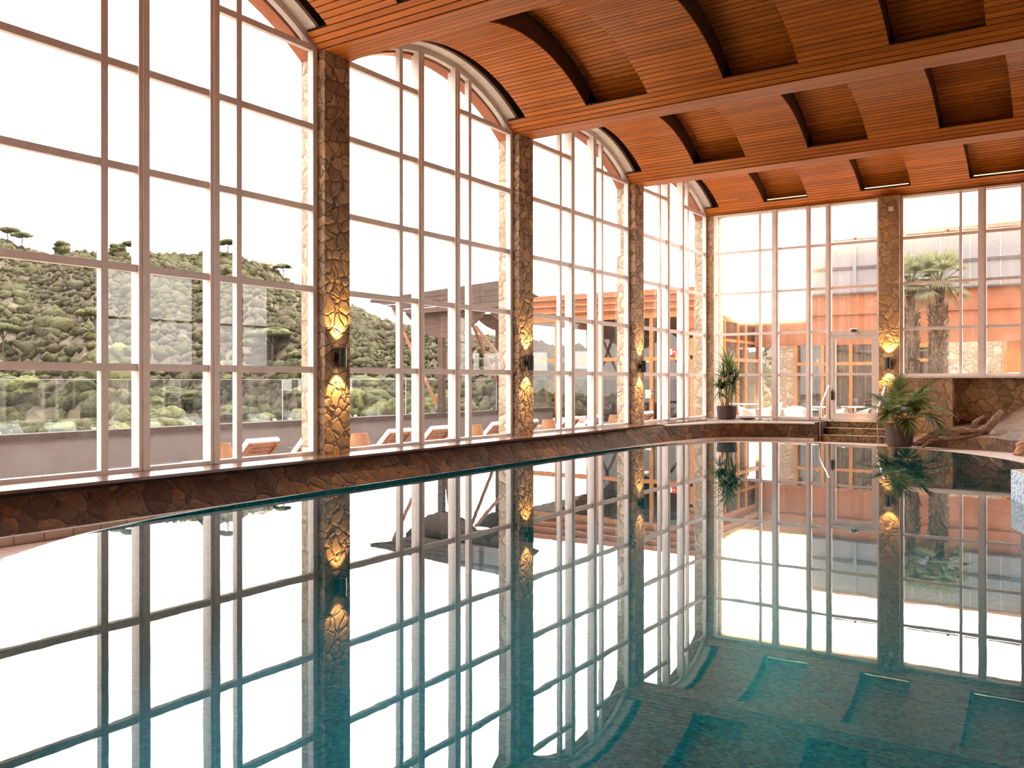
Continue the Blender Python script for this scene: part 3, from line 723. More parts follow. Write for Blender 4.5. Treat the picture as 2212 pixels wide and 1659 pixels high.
canes = [((-.05,.02),(.04,.05,1.48),.62),((.04,-.03),(.12,-.02,1.20),.55),((.09,.05),(.24,.06,.98),.52),((.0,.06),(-.08,.04,1.10),.55),((-.13,-.04),(-.20,-.06,.72),.46),((-.08,-.09),(-.10,-.12,.66),.42),((.13,-.02),(.17,.02,.80),.40)]
for (bx, by), (tx, ty, tz), L in canes:
    m = MB(); pts = [(bx,by,.33)] + [(bx+(tx-bx)*q/6+.012*math.sin(q*1.7), by+(ty-by)*q/6, .35+(tz-.0)*q/6*.78) for q in range(1,7)]
    m.tube(pts, [.017-.001*q for q in range(7)], 8, rnd=rr.random()); m.build('stem', M['cane'], t, smooth=True)
    m = MB(); top = Vector(pts[-1]); n = 40 if tz > 1 else 28
    L *= 1.18; rosette(m, top, n, L, .042, 1.15, rr); rosette(m, top - Vector((tx-bx,ty-by,tz*.8)).normalized()*.12, n//3, L*.9, .038, .2, rr)
    m.build('leaf_rosette', M['leaf'], t, recalc=False)

rr = random.Random(11)
t = local(thing('potted_palm', 'potted palm with drooping fan fronds beside the driftwood', 'potted plant', (5.88,22.30,0)))
pot(t, .325, .43)
m = MB()
for bx, by, h in ((-.07,.0,.18),(.12,.03,.16)):
    m.tube([(bx,by,.36),(bx+.01,by,.42),(bx-.01,by,.42+h*.5),(bx,by,.42+h)], [.035,.05,.045,.03], 9)
    for q in range(10):
        a = q*2.4; m.bar((bx+.03*math.cos(a),by+.03*math.sin(a),.42+.012*q), (bx+.075*math.cos(a),by+.075*math.sin(a),.47+.016*q), .022, .006)
m.build('trunk', M['drift'], t)
def frond(t, base, ang, elev, L, droop, nl, ll, rr):
    d = Vector((math.cos(ang)*math.cos(elev), math.sin(ang)*math.cos(elev), math.sin(elev))); p = Vector(base); pts = [p.copy()]; dirs = [d.copy()]
    k = 12
    for q in range(k):
        p = p + d*(L/k); d.z -= droop/k*(.3+1.4*q/k); d.normalize(); pts.append(p.copy()); dirs.append(d.copy())
    m = MB(); m.tube(pts, [.010-.0006*q for q in range(k+1)], 6); rach = m.build('petiole', M['petiole'], t, smooth=True)
    m = MB()
    # a costapalmate fan: leaflets leave the last part of the stalk and fan outwards
    for i in range(nl):
        s = i/(nl-1); f = .50 + .5*min(1, (s if s < .5 else 1-s)*2.2)
        q = f*k; a = int(min(k-1, q)); o = pts[a].lerp(pts[a+1], q-a); dd = dirs[a]
        sd = dd.cross(Vector((0,0,1))).normalized(); up = sd.cross(dd)
        th = (s-.5)*2*2.0
        v = (dd*math.cos(th) + sd*math.sin(th) + up*.12).normalized(); l = ll*(.75+.35*math.cos(th*.7))*(.9+.2*rr.random()); P2 = []; pp = o.copy()
        for w in range(7):
            P2.append(pp.copy()); pp = pp + v*(l/6); v = (v + Vector((0,0,-.10-.14*w/6))).normalized()
        m.blade(P2, [.012,.030,.034,.031,.024,.014,.002], nrm=up, rnd=rr.random(), fold=.35)
    m.build('frond', M['palmleaf'], t, recalc=False)
for base, ang, el, L, dr_, ll in (((-.07,0,.58),2.75,1.25,.95,1.3,.50),((-.07,0,.58),3.6,1.05,.85,1.5,.46),((-.07,0,.60),1.6,1.45,1.0,.9,.48),((-.06,0,.6),5.2,1.2,.75,1.7,.46),((-.06,0,.58),4.4,1.05,.62,1.9,.44),
    ((.12,.03,.55),.1,1.05,.95,1.6,.56),((.12,.03,.55),-.45,.85,1.0,2.0,.60),((.12,.03,.56),.9,1.3,.95,1.2,.50),((.12,.03,.55),5.6,1.25,.88,1.4,.52),((.1,.03,.55),6.1,1.35,1.02,1.0,.50),((.1,0,.52),5.0,.85,.66,2.0,.42)):
    frond(t, base, ang, el*.93, L*.84, dr_*1.1, 46, ll*.98, rr)

# -------- saucer and pebbles on the planter
m = MB(); m.lathe([(0,.012),(.16,.012),(.205,.045),(.215,.062),(.225,.062),(.215,.04),(.165,.0),(0,0)], (1.62,23.75,.476), 40)
tag(m.build('plant_saucer', M['pot'], smooth=True), 'empty brown plant saucer on the planter gravel', 'saucer')
m = MB(); rr = random.Random(5)
for i in range(420):
    if i < 300: a = rr.random()*6.28; d = .27+.30*rr.random()**1.5; x, y = 1.05+d*math.cos(a)*1.15, 23.4+d*math.sin(a)
    else: x, y = 1.3+1.3*rr.random(), 23.1+.7*rr.random()
    s = .014+.02*rr.random(); e = rr.random()*3
    vs = []; 
    for k in range(3):
        for q in range(6):
            th = q*PI/3+e; rad = (s, s*.95, s*.4)[k]*(1+.25*math.sin(3*th+e)); vs.append((x+rad*math.cos(th), y+rad*.75*math.sin(th), .474+(0,s*.5,s*.85)[k]))
    m.add(vs, [(q,(q+1)%6,6+(q+1)%6,6+q) for q in range(6)] + [(6+q,6+(q+1)%6,12+(q+1)%6,12+q) for q in range(6)] + [tuple(range(12,18))])
tag(m.build('pebbles', M['pebble'], smooth=True), 'pale pebbles scattered round the pot in the planter', 'pebbles', kind='stuff')

# -------- driftwood
def limb(m, pts, rad, seed, n=12, sub=5):
    P = [Vector(p) for p in pts]; out = []; rs = []
    for i in range(len(P)-1):
        p0, p1, p2, p3 = P[max(i-1,0)], P[i], P[i+1], P[min(i+2,len(P)-1)]
        for q in range(sub):
            t_ = q/sub; out.append(.5*((2*p1)+(-p0+p2)*t_+(2*p0-5*p1+4*p2-p3)*t_*t_+(-p0+3*p1-3*p2+p3)*t_**3)); rs.append(rad[i]*(1-t_)+rad[i+1]*t_)
    out.append(P[-1]); rs.append(rad[-1]); b = len(m.v)
    m.tube(out, rs, n)
    for j in range(b, len(m.v)):
        i = (j-b)//n; k = (j-b) % n
        if i < len(out):
            c = out[i]; v = Vector(m.v[j]) - c
            f = 1 + .16*math.sin(3*k*2*PI/n + i*.35 + seed) + .12*math.sin(5*k*2*PI/n - i*.6 + seed*2) + .08*math.sin(i*1.9+seed*3)
            m.v[j] = tuple(c + v*f)
m = MB()
limb(m, [(6.26,22.22,.055),(6.40,22.2,.15),(6.62,22.22,.27),(6.75,22.35,.36)], [.05,.095,.10,.06], 1)
limb(m, [(6.55,22.28,.30),(6.75,22.3,.37),(7.05,22.34,.37),(7.3,22.4,.40),(7.5,22.45,.41),(7.68,22.5,.40)], [.07,.085,.08,.09,.07,.025], 2)
limb(m, [(6.9,22.42,.27),(7.2,22.45,.27),(7.5,22.5,.33),(7.72,22.65,.47),(7.86,22.85,.66),(7.98,23.1,.86)], [.05,.07,.09,.095,.085,.05], 4)
limb(m, [(7.40,22.48,.43),(7.46,22.55,.55),(7.54,22.66,.66),(7.67,22.78,.76)], [.05,.055,.045,.028], 5)
limb(m, [(6.42,22.06,.02),(6.50,22.06,.09),(6.62,22.06,.19),(6.80,22.1,.215),(7.05,22.16,.24),(7.3,22.25,.28),(7.5,22.35,.33)], [.03,.04,.042,.038,.042,.045,.03], 7)
limb(m, [(6.95,22.2,.25),(7.1,22.28,.31),(7.25,22.36,.37)], [.03,.035,.03], 9)
o = m.build('driftwood', M['drift'], smooth=True); tag(o, 'long weathered driftwood branch lying on the stone bed', 'driftwood')

# -------- orange rock at the right edge
m = MB(); rr = random.Random(9); bm = bmesh.new(); bmesh.ops.create_icosphere(bm, subdivisions=3, radius=1)
for v in bm.verts:
    f = 1 + .25*math.sin(3.1*v.co.x+1)*math.sin(2.7*v.co.y) + .12*math.sin(7*v.co.z+3*v.co.x); v.co = Vector((8.80 + v.co.x*f*.38, 21.15 + v.co.y*f*.30, .17 + max(-.17, v.co.z*f*.24 + .09*v.co.x)))
m.add([v.co[:] for v in bm.verts], [[q.index for q in f.verts] for f in bm.faces]); bm.free()
tag(m.build('rock', M['rock'], smooth=False), 'orange rock on the pool deck at the right edge', 'rock')

# ------------------------------------------------------------------ outside: valley-side terrace
o = MB(); o.box(-7.25,-.30,-14,27.4,-.55,-.35); tag(o.build('terrace_floor', M['terrace']), 'paved terrace outside the arched windows', 'terrace', kind=S)
o = MB(); o.box(-7.25,-7.0,-14,27.4,-.6,.47); w = o.build('terrace_wall', M['parapet']); tag(w, 'rendered low wall along the valley edge of the terrace', 'wall', kind=S)
o = MB(); o.box(-7.30,-6.96,-14,27.4,.47,.60); o.build('coping', M['coping'], w)
t = world(thing('glass_balustrade', 'clear glass balustrade standing on the terrace wall', 'balustrade', (-7.13,0,.60)))
ys = [-13.9 + 2.36*k for k in range(19)]
for a, b in zip(ys[:-1], ys[1:]):
    if a > 27: break
    b = min(b, 27.35)
    m = MB(); m.box(-7.136,-7.124,a+.01,b-.01,.605,1.63); m.build('glass_panel', M['balus'], t)
    m = MB(); m.box(-7.137,-7.123,a+.004,a+.016,.605,1.63); m.box(-7.137,-7.123,a+.01,b-.01,1.63,1.637); m.build('glass_edge', M['glass_edge'], t)
for a, b in zip(ys[:-1], ys[1:]):
    for yy in (a+.2, b-.3):
        m = MB(); m.box(-7.15,-7.11,yy,yy+.1,.602,.66); m.build('clamp', M['steel'], t)

# sun loungers (backs to the windows) and wicker lamps
def lounger():
    t = local(thing('sun_lounger', '', 'sun lounger', (0,0,0), 0, 'sun loungers on the terrace'))
    w = .72
    m = MB(); m.box(-1.45,.0,-w/2,-w/2+.06,.24,.32); m.box(-1.45,.0,w/2-.06,w/2,.24,.32); m.box(-1.45,-1.38,-w/2,w/2,.24,.32); m.box(-.07,0,-w/2,w/2,.24,.32)
    for k in range(11): m.box(-1.40+.125*k,-1.30+.125*k,-w/2,w/2,.32,.345)
    m.build('frame', M['timber'], t)
    for sx in (-1.38,-.1):
        for sy in (-1,1):
            m = MB(); m.box(sx,sx+.07,sy*(w/2-.04)-.035,sy*(w/2-.04)+.035,0,.25); m.build('leg', M['timber'], t)
    a = Vector((.50,0,.50)).normalized(); nrm = Vector((-a.z,0,a.x)); o_ = Vector((-.05,0,.34))
    m = MB()
    for k in range(6): m.obox(o_ + a*(.06+.12*k), a*.052, Vector((0,w/2-.01,0)), nrm*.011)
    for sy in (-1,1): m.obox(o_ + a*.34 + Vector((0,sy*(w/2-.06),0)) - nrm*.025, a*.35, Vector((0,.03,0)), nrm*.018)
    m.build('backrest', M['timber'], t)
    m = MB(); m.obox(o_ + a*.36 + nrm*.062, a*.38, Vector((0,w/2+.01,0)), nrm*.05); m.box(-1.44,-.03,-w/2-.01,w/2+.01,.346,.44); m.build('mattress', M['cushion'], t, bevel=.025)
    for sy in (-.2,.2):
        m = MB(); m.bar((.09,sy,.28),(.26,sy,.50),.03,.03); m.box(-.03,.12,sy-.02,sy+.02,.26,.3); m.build('strut', M['timber'], t)
    return t
LG = [(9.92,'sun lounger right of the wicker lamp in the nearest window'),(11.25,'sun lounger mostly hidden behind the near stone pillar'),(13.62,'sun lounger first to the right of the near stone pillar'),(15.05,'sun lounger at the middle of the second window'),
      (17.45,'sun lounger just left of the middle stone pillar'),(18.85,'sun lounger just right of the middle stone pillar'),(21.05,'sun lounger left of centre in the third window'),(22.55,'sun lounger right of centre in the third window'),(26.2,'farthest sun lounger, beside the far stone pillar')]
proto = lounger()
for i, (y, lab) in enumerate(LG):
    o = proto if i == 0 else copy_tree(proto)
    o.location = (-2.98, y, -.35); o['label'] = lab
def wicker_lamp():
    t = local(thing('wicker_lamp', '', 'floor lamp', (0,0,0), 0, 'wicker lamps between the sun loungers'))
    m = MB(); m.lathe([(0,0),(.17,0),(.17,.03),(0,.03)], (0,0,0), 20); m.build('base', M['darkmetal'], t)
    m = MB(); m.tube([(0,0,.03),(0,0,.66)], .02, 8); m.build('pole', M['darkmetal'], t)
    m = MB()
    for k in range(28):
        a0, a1 = 2*PI*k/28, 2*PI*(k+.86)/28
        for z0, z1 in ((.46+.09*q, .46+.09*q+.084) for q in range(5)):
            r0, r1 = .275-.12*(z0-.46)/.45, .275-.12*(z1-.46)/.45
            m.add([(r0*math.cos(a0),r0*math.sin(a0),z0),(r0*math.cos(a1),r0*math.sin(a1),z0),(r1*math.cos(a1),r1*math.sin(a1),z1),(r1*math.cos(a0),r1*math.sin(a0),z1)], [(0,1,2,3)], rnd=.3+.5*R.random())
    m.lathe([(.268,.455),(.145,.915)], (0,0,0), 28, rnd=.1)
    for r, z in ((.278,.455),(.155,.912)): m.tube([(r*math.cos(2*PI*k/28), r*math.sin(2*PI*k/28), z) for k in range(29)], .009, 6, rnd=.4)
    m.build('lamp_shade', M['wicker'], t, recalc=False); return t
WL = [(8.72,'wicker lamp in the nearest window, left of a lounger'),(12.0,'wicker lamp just right of the near stone pillar'),(15.84,'wicker lamp before the last lounger of the second window'),(19.15,'wicker lamp near the left side of the third window'),(23.0,'wicker lamp against the right side of the third window')]
proto = wicker_lamp()
for i, (y, lab) in enumerate(WL):
    o = proto if i == 0 else copy_tree(proto); o.location = (-2.2, y, -.385 + .0); o['label'] = lab
    o.location.z = -.35

# timber pergola on the valley edge
t = world(thing('timber_pergola', 'dark timber canopy on posts at the valley edge of the terrace', 'pergola', (-7.1,20.9,0)))
m = MB()
# roof slab: pointed towards the valley, rising towards the building
m.add([(-9.75,20.45,4.13),(-3.9,20.45,4.30),(-5.0,23.2,4.30),(-8.4,25.2,4.20),(-9.75,20.45,4.24),(-3.9,20.45,4.58),(-5.0,23.2,4.58),(-8.4,25.2,4.42)], [(3,2,1,0),(4,5,6,7),(0,1,5,4),(1,2,6,5),(2,3,7,6),(3,0,4,7)])
m.build('roof', M['pergola'], t)
for i, (z0, z1) in enumerate(((4.02,4.19),(3.85,4.02),(3.68,3.85))):
    b = MB(); xa = -9.2+.55*i; b.add([(xa,20.46,z0+.02),(-3.9,20.46,z0+.10),(-3.9,20.46,z1+.095),(xa-.45,20.46,z1),(xa,20.53,z0+.02),(-3.9,20.53,z0+.10),(-3.9,20.53,z1+.095),(xa-.45,20.53,z1)], [(0,1,2,3),(7,6,5,4),(0,4,5,1),(1,5,6,2),(2,6,7,3),(3,7,4,0)]); b.build('fascia_board', M['pergola'], t)
def belly(xc, y, zt, half, depth, lab):
    b = MB(); n = 16; vs = []
    for yy in (y, y+.16):
        for i in range(n+1):
            s = -1+2*i/n; vs += [(xc+half*s, yy, zt), (xc+half*s, yy, zt-.12-depth*(1-s*s))]
    q = 2*(n+1); fs = []
    for i in range(n):
        a = 2*i; fs += [(a,a+2,a+3,a+1),(q+a,q+a+1,q+a+3,q+a+2),(a+1,a+3,q+a+3,q+a+1),(a,q+a,q+a+2,a+2)]
    fs += [(0,1,q+1,q),(2*n,q+2*n,q+2*n+1,2*n+1)]
    b.add(vs, fs); b.build('curved_beam', M['pergola'], t)
belly(-6.95, 20.75, 3.85, 1.55, .80, ''); belly(-4.6, 20.75, 3.9, .75, .45, ''); belly(-6.9, 23.9, 3.9, 1.1, .5, '')
for x, y in ((-7.12,20.85),(-7.12,24.0)):
    b = MB(); b.box(x-.09,x+.09,y-.09,y+.09,.605,4.2); b.build('post', M['pergola'], t, bevel=.01)
for a, b_ in (((-8.9,20.6,3.95),(-7.2,20.8,.72)),((-5.75,20.75,3.25),(-4.55,20.8,1.95)),((-7.15,22.2,3.9),(-7.15,23.9,1.6)),((-7.0,21.3,3.7),(-7.05,20.95,1.75))):
    b = MB(); b.bar(a, b_, .07, .09); b.build('brace', M['timber'], t)

# ------------------------------------------------------------------ courtyard behind the end wall
o = MB(); o.box(-9.5,16,25.3,48,-.20,0.0); tag(o.build('courtyard_floor', M['terrace']), 'paved courtyard behind the end wall', 'courtyard', kind=S)
o = MB(); o.box(5.6,16,26.2,33.9,0,1.05); tag(o.build('raised_terrace', M['stone_pale']), 'raised terrace behind the palm tree window', 'terrace', kind=S)

# restaurant wing: glazed timber front on the left
t = world(thing('restaurant_wing', 'timber and glass restaurant wing with a terracotta roof band', 'building', (-5,29,0)))
m = MB(); m.box(-8.6,-1.5,27.5,35.5,3.80,4.05); m.build('roof_soffit', M['orange_timber'], t)
m = MB(); m.box(-8.75,-1.35,27.35,35.5,4.05,4.78); m.build('roof_band', M['terra'], t)
m = MB()
for k in range(3): m.box(-8.8-.02*k,-1.3+.02*k,27.30-.02*k,35.5,4.10+.24*k,4.14+.24*k)
m.build('roof_moulding', M['orange_timber'], t)
m = MB(); m.box(-1.75,-1.42,27.42,27.8,3.35,3.8); m.build('corbel', M['terra'], t, bevel=.03)
for x in (-8.5,-6.9,-5.2,-3.06,-1.56):
    m = MB(); m.box(x-.07,x+.07,27.5,27.64,0,3.8); m.build('post', M['orange_timber'], t)
for y in (29.2,30.6,32.1,33.0,34.6):
    m = MB(); m.box(-1.64,-1.5,y-.07,y+.07,0,3.8); m.build('post', M['orange_timber'], t)
m = MB(); m.box(-8.5,-1.5,27.52,27.62,2.30,2.43); m.build('door_head', M['orange_timber'], t)
m = MB(); m.box(-1.62,-1.52,27.5,35.4,2.33,2.46); m.box(-1.62,-1.52,27.5,35.4,3.05,3.16); m.build('door_head', M['orange_timber'], t)
m = MB(); m.add([(-8.5,27.57,.05),(-1.56,27.57,.05),(-1.56,27.57,3.8),(-8.5,27.57,3.8)], [(0,1,2,3)]); m.build('glazing', M['rest_glass'], t)
m = MB(); m.add([(-1.57,27.6,.05),(-1.57,35.4,.05),(-1.57,35.4,3.8),(-1.57,27.6,3.8)], [(0,1,2,3)]); m.build('glazing', M['rest_glass'], t)
m = MB(); m.box(-3.25,-3.02,27.42,27.47,.98,1.28); m.tube([(-3.06,27.44,1.15),(-3.06,27.36,1.15),(-2.92,27.36,1.15)], .012, 8); m.build('door_handle', M['steel'], t)
m = MB(); m.box(-7.0,-6.8,30,35,0,3.8); m.box(-6.9,-1.7,35.2,35.4,0,3.8); m.build('rear_wall', M['interior_dark'], t)
m = MB(); m.box(-2.36,-2.10,27.46,27.49,2.46,2.72); o = m.build('notice_sign', M['red']); tag(o, 'small red and white notice on the restaurant glass', 'sign')
m = MB(); m.box(-2.33,-2.25,27.445,27.46,2.49,2.69); m.box(-2.22,-2.13,27.445,27.46,2.57,2.61); m.build('sign_face', M['signwhite'], o)
m = MB(); m.lathe([(0,0),(.30,0),(.30,1.3),(.26,1.34),(0,1.34)], (-4.95,39,5.5), 24); m.box(-5.6,-4.3,38.6,39.6,4.5,5.5)
tag(m.build('round_chimney', M['terra']), 'round terracotta chimney above the restaurant roof', 'chimney')

# back building: terracotta band over stone and glass, grey panelled upper floor
t = world(thing('terracotta_building', 'terracotta building with stone base behind the courtyard', 'building', (4,34,0)))
m = MB(); m.box(-1.5,16,34,35,2.96,4.86); m.box(-1.5,16,33.93,34,4.10,4.14); m.build('wall', M['terra'], t)
m = MB(); m.box(-1.6,16,33.85,35,4.86,4.93); m.build('cornice', M['darkmetal'], t)
m = MB(); m.box(-.62,.05,34,34.6,0,2.96); m.build('stone_pier', M['stone_pale'], t)
m = MB(); m.box(5.31,7.19,34,34.8,0,2.96); m.build('stone_pier', M['stone_pale'], t)
m = MB(); m.box(3.15,4.30,34,34.6,0,2.96); m.build('stone_pier', M['stone_pale'], t)
for x in (.12,1.15,2.19,3.10,4.38,5.02,5.26,7.28): 
    m = MB(); m.box(x-.06,x+.06,33.95,34.1,0,2.96); m.build('post', M['orange_timber'], t)
m = MB(); m.box(.05,3.15,33.97,34.08,2.18,2.30); m.box(4.30,5.31,33.97,34.08,2.28,2.40); m.box(4.3,5.31,33.97,34.08,2.80,2.96); m.build('transom', M['orange_timber'], t)
m = MB(); m.add([(.05,34.04,0),(3.15,34.04,0),(3.15,34.04,2.96),(.05,34.04,2.96)], [(0,1,2,3)]); m.add([(4.3,34.04,0),(5.31,34.04,0),(5.31,34.04,2.96),(4.3,34.04,2.96)], [(0,1,2,3)]); m.build('glazing', M['rest_glass'], t)
m = MB(); m.box(-.6,5.4,36.2,36.4,0,2.96); m.box(-.6,5.4,34.7,36.2,2.9,2.96); m.build('interior', M['interior_dark'], t)
m = MB(); m.box(7.34,9.2,34.25,34.4,0,2.96); d = m.build('door', M['orange_timber'], t)
m = MB(); m.box(7.66,8.3,34.22,34.25,2.28,2.70); m.box(7.66,8.3,34.22,34.25,1.2,1.85); m.build('door_glass', M['interior_dark'], d)
m = MB(); m.box(8.02,8.10,34.19,34.22,1.2,2.72); m.box(7.66,8.1,34.19,34.22,2.46,2.50); m.build('door_bar', M['panel'], d)
t = world(thing('grey_upper_floor', 'pale grey panelled upper storey above the terracotta building', 'building', (6,36,4.9)))
m = MB(); m.box(-.25,18,36,38,4.93,7.35); m.build('wall', M['panel'], t)
m = MB()
for z in (5.0,6.10,): m.box(-.27,18,35.95,36,z-.06,z+.06)
m.build('dark_band', M['darkmetal'], t)
m = MB(); m.box(1.83,1.97,35.93,36,4.93,7.35); m.box(-.3,-.18,35.93,36,4.93,7.35); m.build('column', M['panel'], t)
m = MB(); m.box(-.3,18,35.9,36.1,7.35,7.40); m.build('roof_edge', M['orange_timber'], t)
m = MB()
for x in (1.0,3.0,4.0,5.0,6.0,7.0,8.0): m.box(x-.008,x+.008,35.985,36,5.06,7.33)
m.build('panel_joint', M['plaster'], t)

# curtains and lights inside the back building
rr = random.Random(21)
for i, (x, y, w) in enumerate(((.55,34.5,.30),(1.05,34.6,.28),(1.75,34.5,.34),(2.45,34.55,.26),(2.85,34.5,.32),(-1.9,31.3,.25),(-1.9,33.6,.25))):
    m = MB(); n = 22; vs = []
    for z, tw in ((.1,1.0),(.9,.8),(1.5,.55),(2.0,.8),(2.9,1.0)):
        for k in range(n+1):
            s = k/n - .5; a = s*w*2*tw; b = .035*math.sin(k*1.9+i)
            vs.append((x+a, y+b, z) if i < 5 else (x+b, y+a, z))
    fs = [(j*(n+1)+k, j*(n+1)+k+1, (j+1)*(n+1)+k+1, (j+1)*(n+1)+k) for j in range(4) for k in range(n)]
    m.add(vs, fs); o = m.build('curtain', M['curtain'], smooth=True, recalc=False)
    tag(o, ['cream curtain beside the stone pier, seen through the end window','cream curtain second from the stone pier','cream curtain seen through the left of the glass door','cream curtain seen through the middle of the glass door','cream curtain seen through the right of the glass door','cream curtain in the restaurant wing behind the tall potted plant','cream curtain deep in the restaurant wing'][i], 'curtain', 'curtains of the restaurant')
for i, (x, y, z) in enumerate(((.62,35.3,2.35),(1.2,35.2,2.20),(1.55,35.6,2.30),(2.3,35.3,2.32),(2.62,35.6,2.25),(2.75,35.2,2.33),(-3.4,31,2.35),(-4.4,30,2.3))):
    t = world(thing('pendant_lamp', '', 'pendant lamp', (x,y,2.9 if x > -1 else 3.8), 0, 'pendant lamps glowing inside the restaurant'))
    t['label'] = 'small glowing pendant lamp inside the restaurant behind the courtyard' if x > -1 else 'small glowing pendant lamp inside the timber restaurant wing'
    m = MB(); m.lathe([(.0,z+.12),(.05,z+.12),(.11,z),(.0,z)], (x,y,0), 14); m.build('lamp_shade', M['lampglow'], t)
    m = MB(); m.tube([(x,y,z+.12),(x,y,2.9 if x > -1 else 3.8)], .008, 6); m.build('cord', M['black'], t)

# fan palms
def palm(x, y, z0, h, r, label, seed, crown=True):
    rr = random.Random(seed); t = world(thing('fan_palm', label, 'palm tree', (x,y,z0), 0, 'fan palms on the raised terrace'))
    m = MB(); k = 26; m.tube([(x+.04*math.sin(q*.5), y, z0+h*q/k) for q in range(k+1)], [r*(.72+.05*math.sin(q*1.3)) for q in range(k+1)], 14, rnd=.3)
    for q in range(620):
        a = q*2.39996; z = z0 + h*q/620; rad = r*.70; ca, sa = math.cos(a), math.sin(a); out = .06+.09*rr.random(); up = .10+.14*rr.random()
        if rr.random() < .25: up *= -.7
        p = (x+rad*ca, y+rad*sa, z); e = (x+(rad+out)*ca+.05*(rr.random()-.5), y+(rad+out)*sa, z+up); w = .05+.03*rr.random()
        m.add([(p[0]-sa*w, p[1]+ca*w, p[2]-.05), (p[0]+sa*w, p[1]-ca*w, p[2]-.05), (e[0]+sa*w*.35, e[1]-ca*w*.35, e[2]), (e[0]-sa*w*.35, e[1]+ca*w*.35, e[2]), (p[0]+ca*.03,p[1]+sa*.03,p[2]+.06)], [(0,1,2,3),(0,3,4),(1,4,2)], rnd=rr.random())
    m.build('trunk', M['trunk'], t, recalc=False)
    def fan(m, c, d, L, n, spread, droop, rr):
        d = Vector(d).normalized(); sd = d.cross(Vector((0,0,1)));
        if sd.length < .1: sd = Vector((1,0,0))
        sd.normalize(); up = sd.cross(d)
        for i in range(n):
            th = (i/(n-1)-.5)*spread; v = (d*math.cos(th)+sd*math.sin(th)).normalized(); p = Vector(c); P2 = []
            l = L*(.8+.25*math.cos(th))*(.9+.2*rr.random())
            for w in range(5): P2.append(p.copy()); p = p + v*(l/4); v = (v + Vector((0,0,-droop*(w+1)/4))).normalized()
            m.blade(P2, [.03,.05,.045,.03,.004], nrm=up, rnd=rr.random())
    if crown:
        top = Vector((x, y, z0+h)); m = MB(); s_ = MB()
        for q in range(30):
            a = q*2.39996; e = 1.35 - 1.75*q/30; d = Vector((math.cos(a)*math.cos(e), math.sin(a)*math.cos(e), math.sin(e)))
            L = .55+.25*rr.random(); c = top + d*L + Vector((0,0,-.10*(q/30))); s_.bar(top + d*.1, c, .03, .015); d2 = d + Vector((0,0,-.35*q/30)); fan(m, c, d2, .52, 20, 2.7, .25, rr)
        s_.build('petiole', M['frond'], t); m.build('crown', M['frond'], t, recalc=False)
    m = MB()
    for q in range(5):
        a = q*1.26+.5; c = Vector((x+.33*math.cos(a), y+.33*math.sin(a), z0+h-.15)); fan(m, c, (math.cos(a)*.45, math.sin(a)*.45, -1), .65+.3*rr.random(), 12, .8, .12, rr)
    m.build('dead_skirt', M['frond_dead'], t, recalc=False)
palm(5.59, 31, 1.05, 3.75, .30, 'fan palm with a full crown, right of its neighbour', 2)
palm(4.74, 31, .0, 4.75, .28, 'fan palm partly hidden by the end wall pillar', 5)

# courtyard furniture
def round_table(x, y, r, label, h=.75):
    t = world(thing('cafe_table', label, 'table', (x,y,0), 0, 'white cafe tables in the courtyard'))
    m = MB(); m.lathe([(0,h-.03),(r-.02,h-.03),(r,h-.015),(r-.01,h),(0,h)], (x,y,0), 36); m.build('tabletop', M['white'], t)
    m = MB(); m.tube([(x,y,.03),(x,y,h-.03)], .035, 12); m.build('column', M['white'], t)
    m = MB(); m.lathe([(0,0),(.24,0),(.24,.02),(.06,.045),(0,.045)], (x,y,0), 28); m.build('base', M['white'], t)
round_table(1.62, 25.95, .42, 'white round table behind the end window, left of the thick bar')
round_table(2.62, 26.0, .40, 'white round table behind the end window, right of the thick bar')
round_table(2.40, 28.7, .45, 'white round table farther back, left of the door')
round_table(3.35, 29.3, .45, 'white round table farther back, seen through the door')
round_table(-.9, 30.9, .55, 'white table beside the restaurant wing')
def tub_chair(x, y, rz, label, z=0):
    t = local(thing('tub_chair', label, 'armchair', (x,y,z), rz, 'white tub armchairs in the courtyard'))
    m = MB(); n = 24; vs = []
    for i in range(n+1):
        a = math.radians(-125 + 250*i/n); hh = .40 + .34*(.5+.5*math.cos(a))**.8
        for r, zz in ((.27,.34),(.33,hh*.8+.08),(.36,hh+.06),(.34,hh+.065),(.305,hh*.8+.08),(.24,.35)): vs.append((-r*math.cos(a), r*math.sin(a)*.95, zz))
    fs = [(6*i+k, 6*i+k+1, 6*i+k+7, 6*i+k+6) for i in range(n) for k in range(5)]
    m.add(vs, fs); m.build('shell', M['white'], t, smooth=True)
    m = MB(); m.lathe([(0,.36),(.27,.36),(.28,.39),(.27,.42),(0,.42)], (.02,0,0), 28); m.build('seat', M['white'], t)
    for sx in (-1,1):
        for sy in (-1,1):
            m = MB(); m.tube([(sx*.18,sy*.18,.36),(sx*.23,sy*.23,0)], [.018,.013], 8); m.build('leg', M['steel'], t)
for x, y, rz, lab in ((.82,26.35,.3,'white tub armchair left of the nearest round table'),(2.12,26.8,-1.4,'white tub armchair behind and between the two nearest round tables'),(3.45,25.8,3.4,'white tub armchair just left of the glass door'),
    (4.15,26.2,2.9,'white tub armchair low behind the middle of the glass door'),(4.35,27.6,2.6,'white tub armchair with its back showing through the right of the glass door'),(-.05,31.6,3.6,'white tub armchair at the table beside the restaurant wing')):
    tub_chair(x, y, rz, lab)
tub_chair(7.75, 30.6, -1.5, 'white rounded chair back at the right of the palm tree window', 1.05)
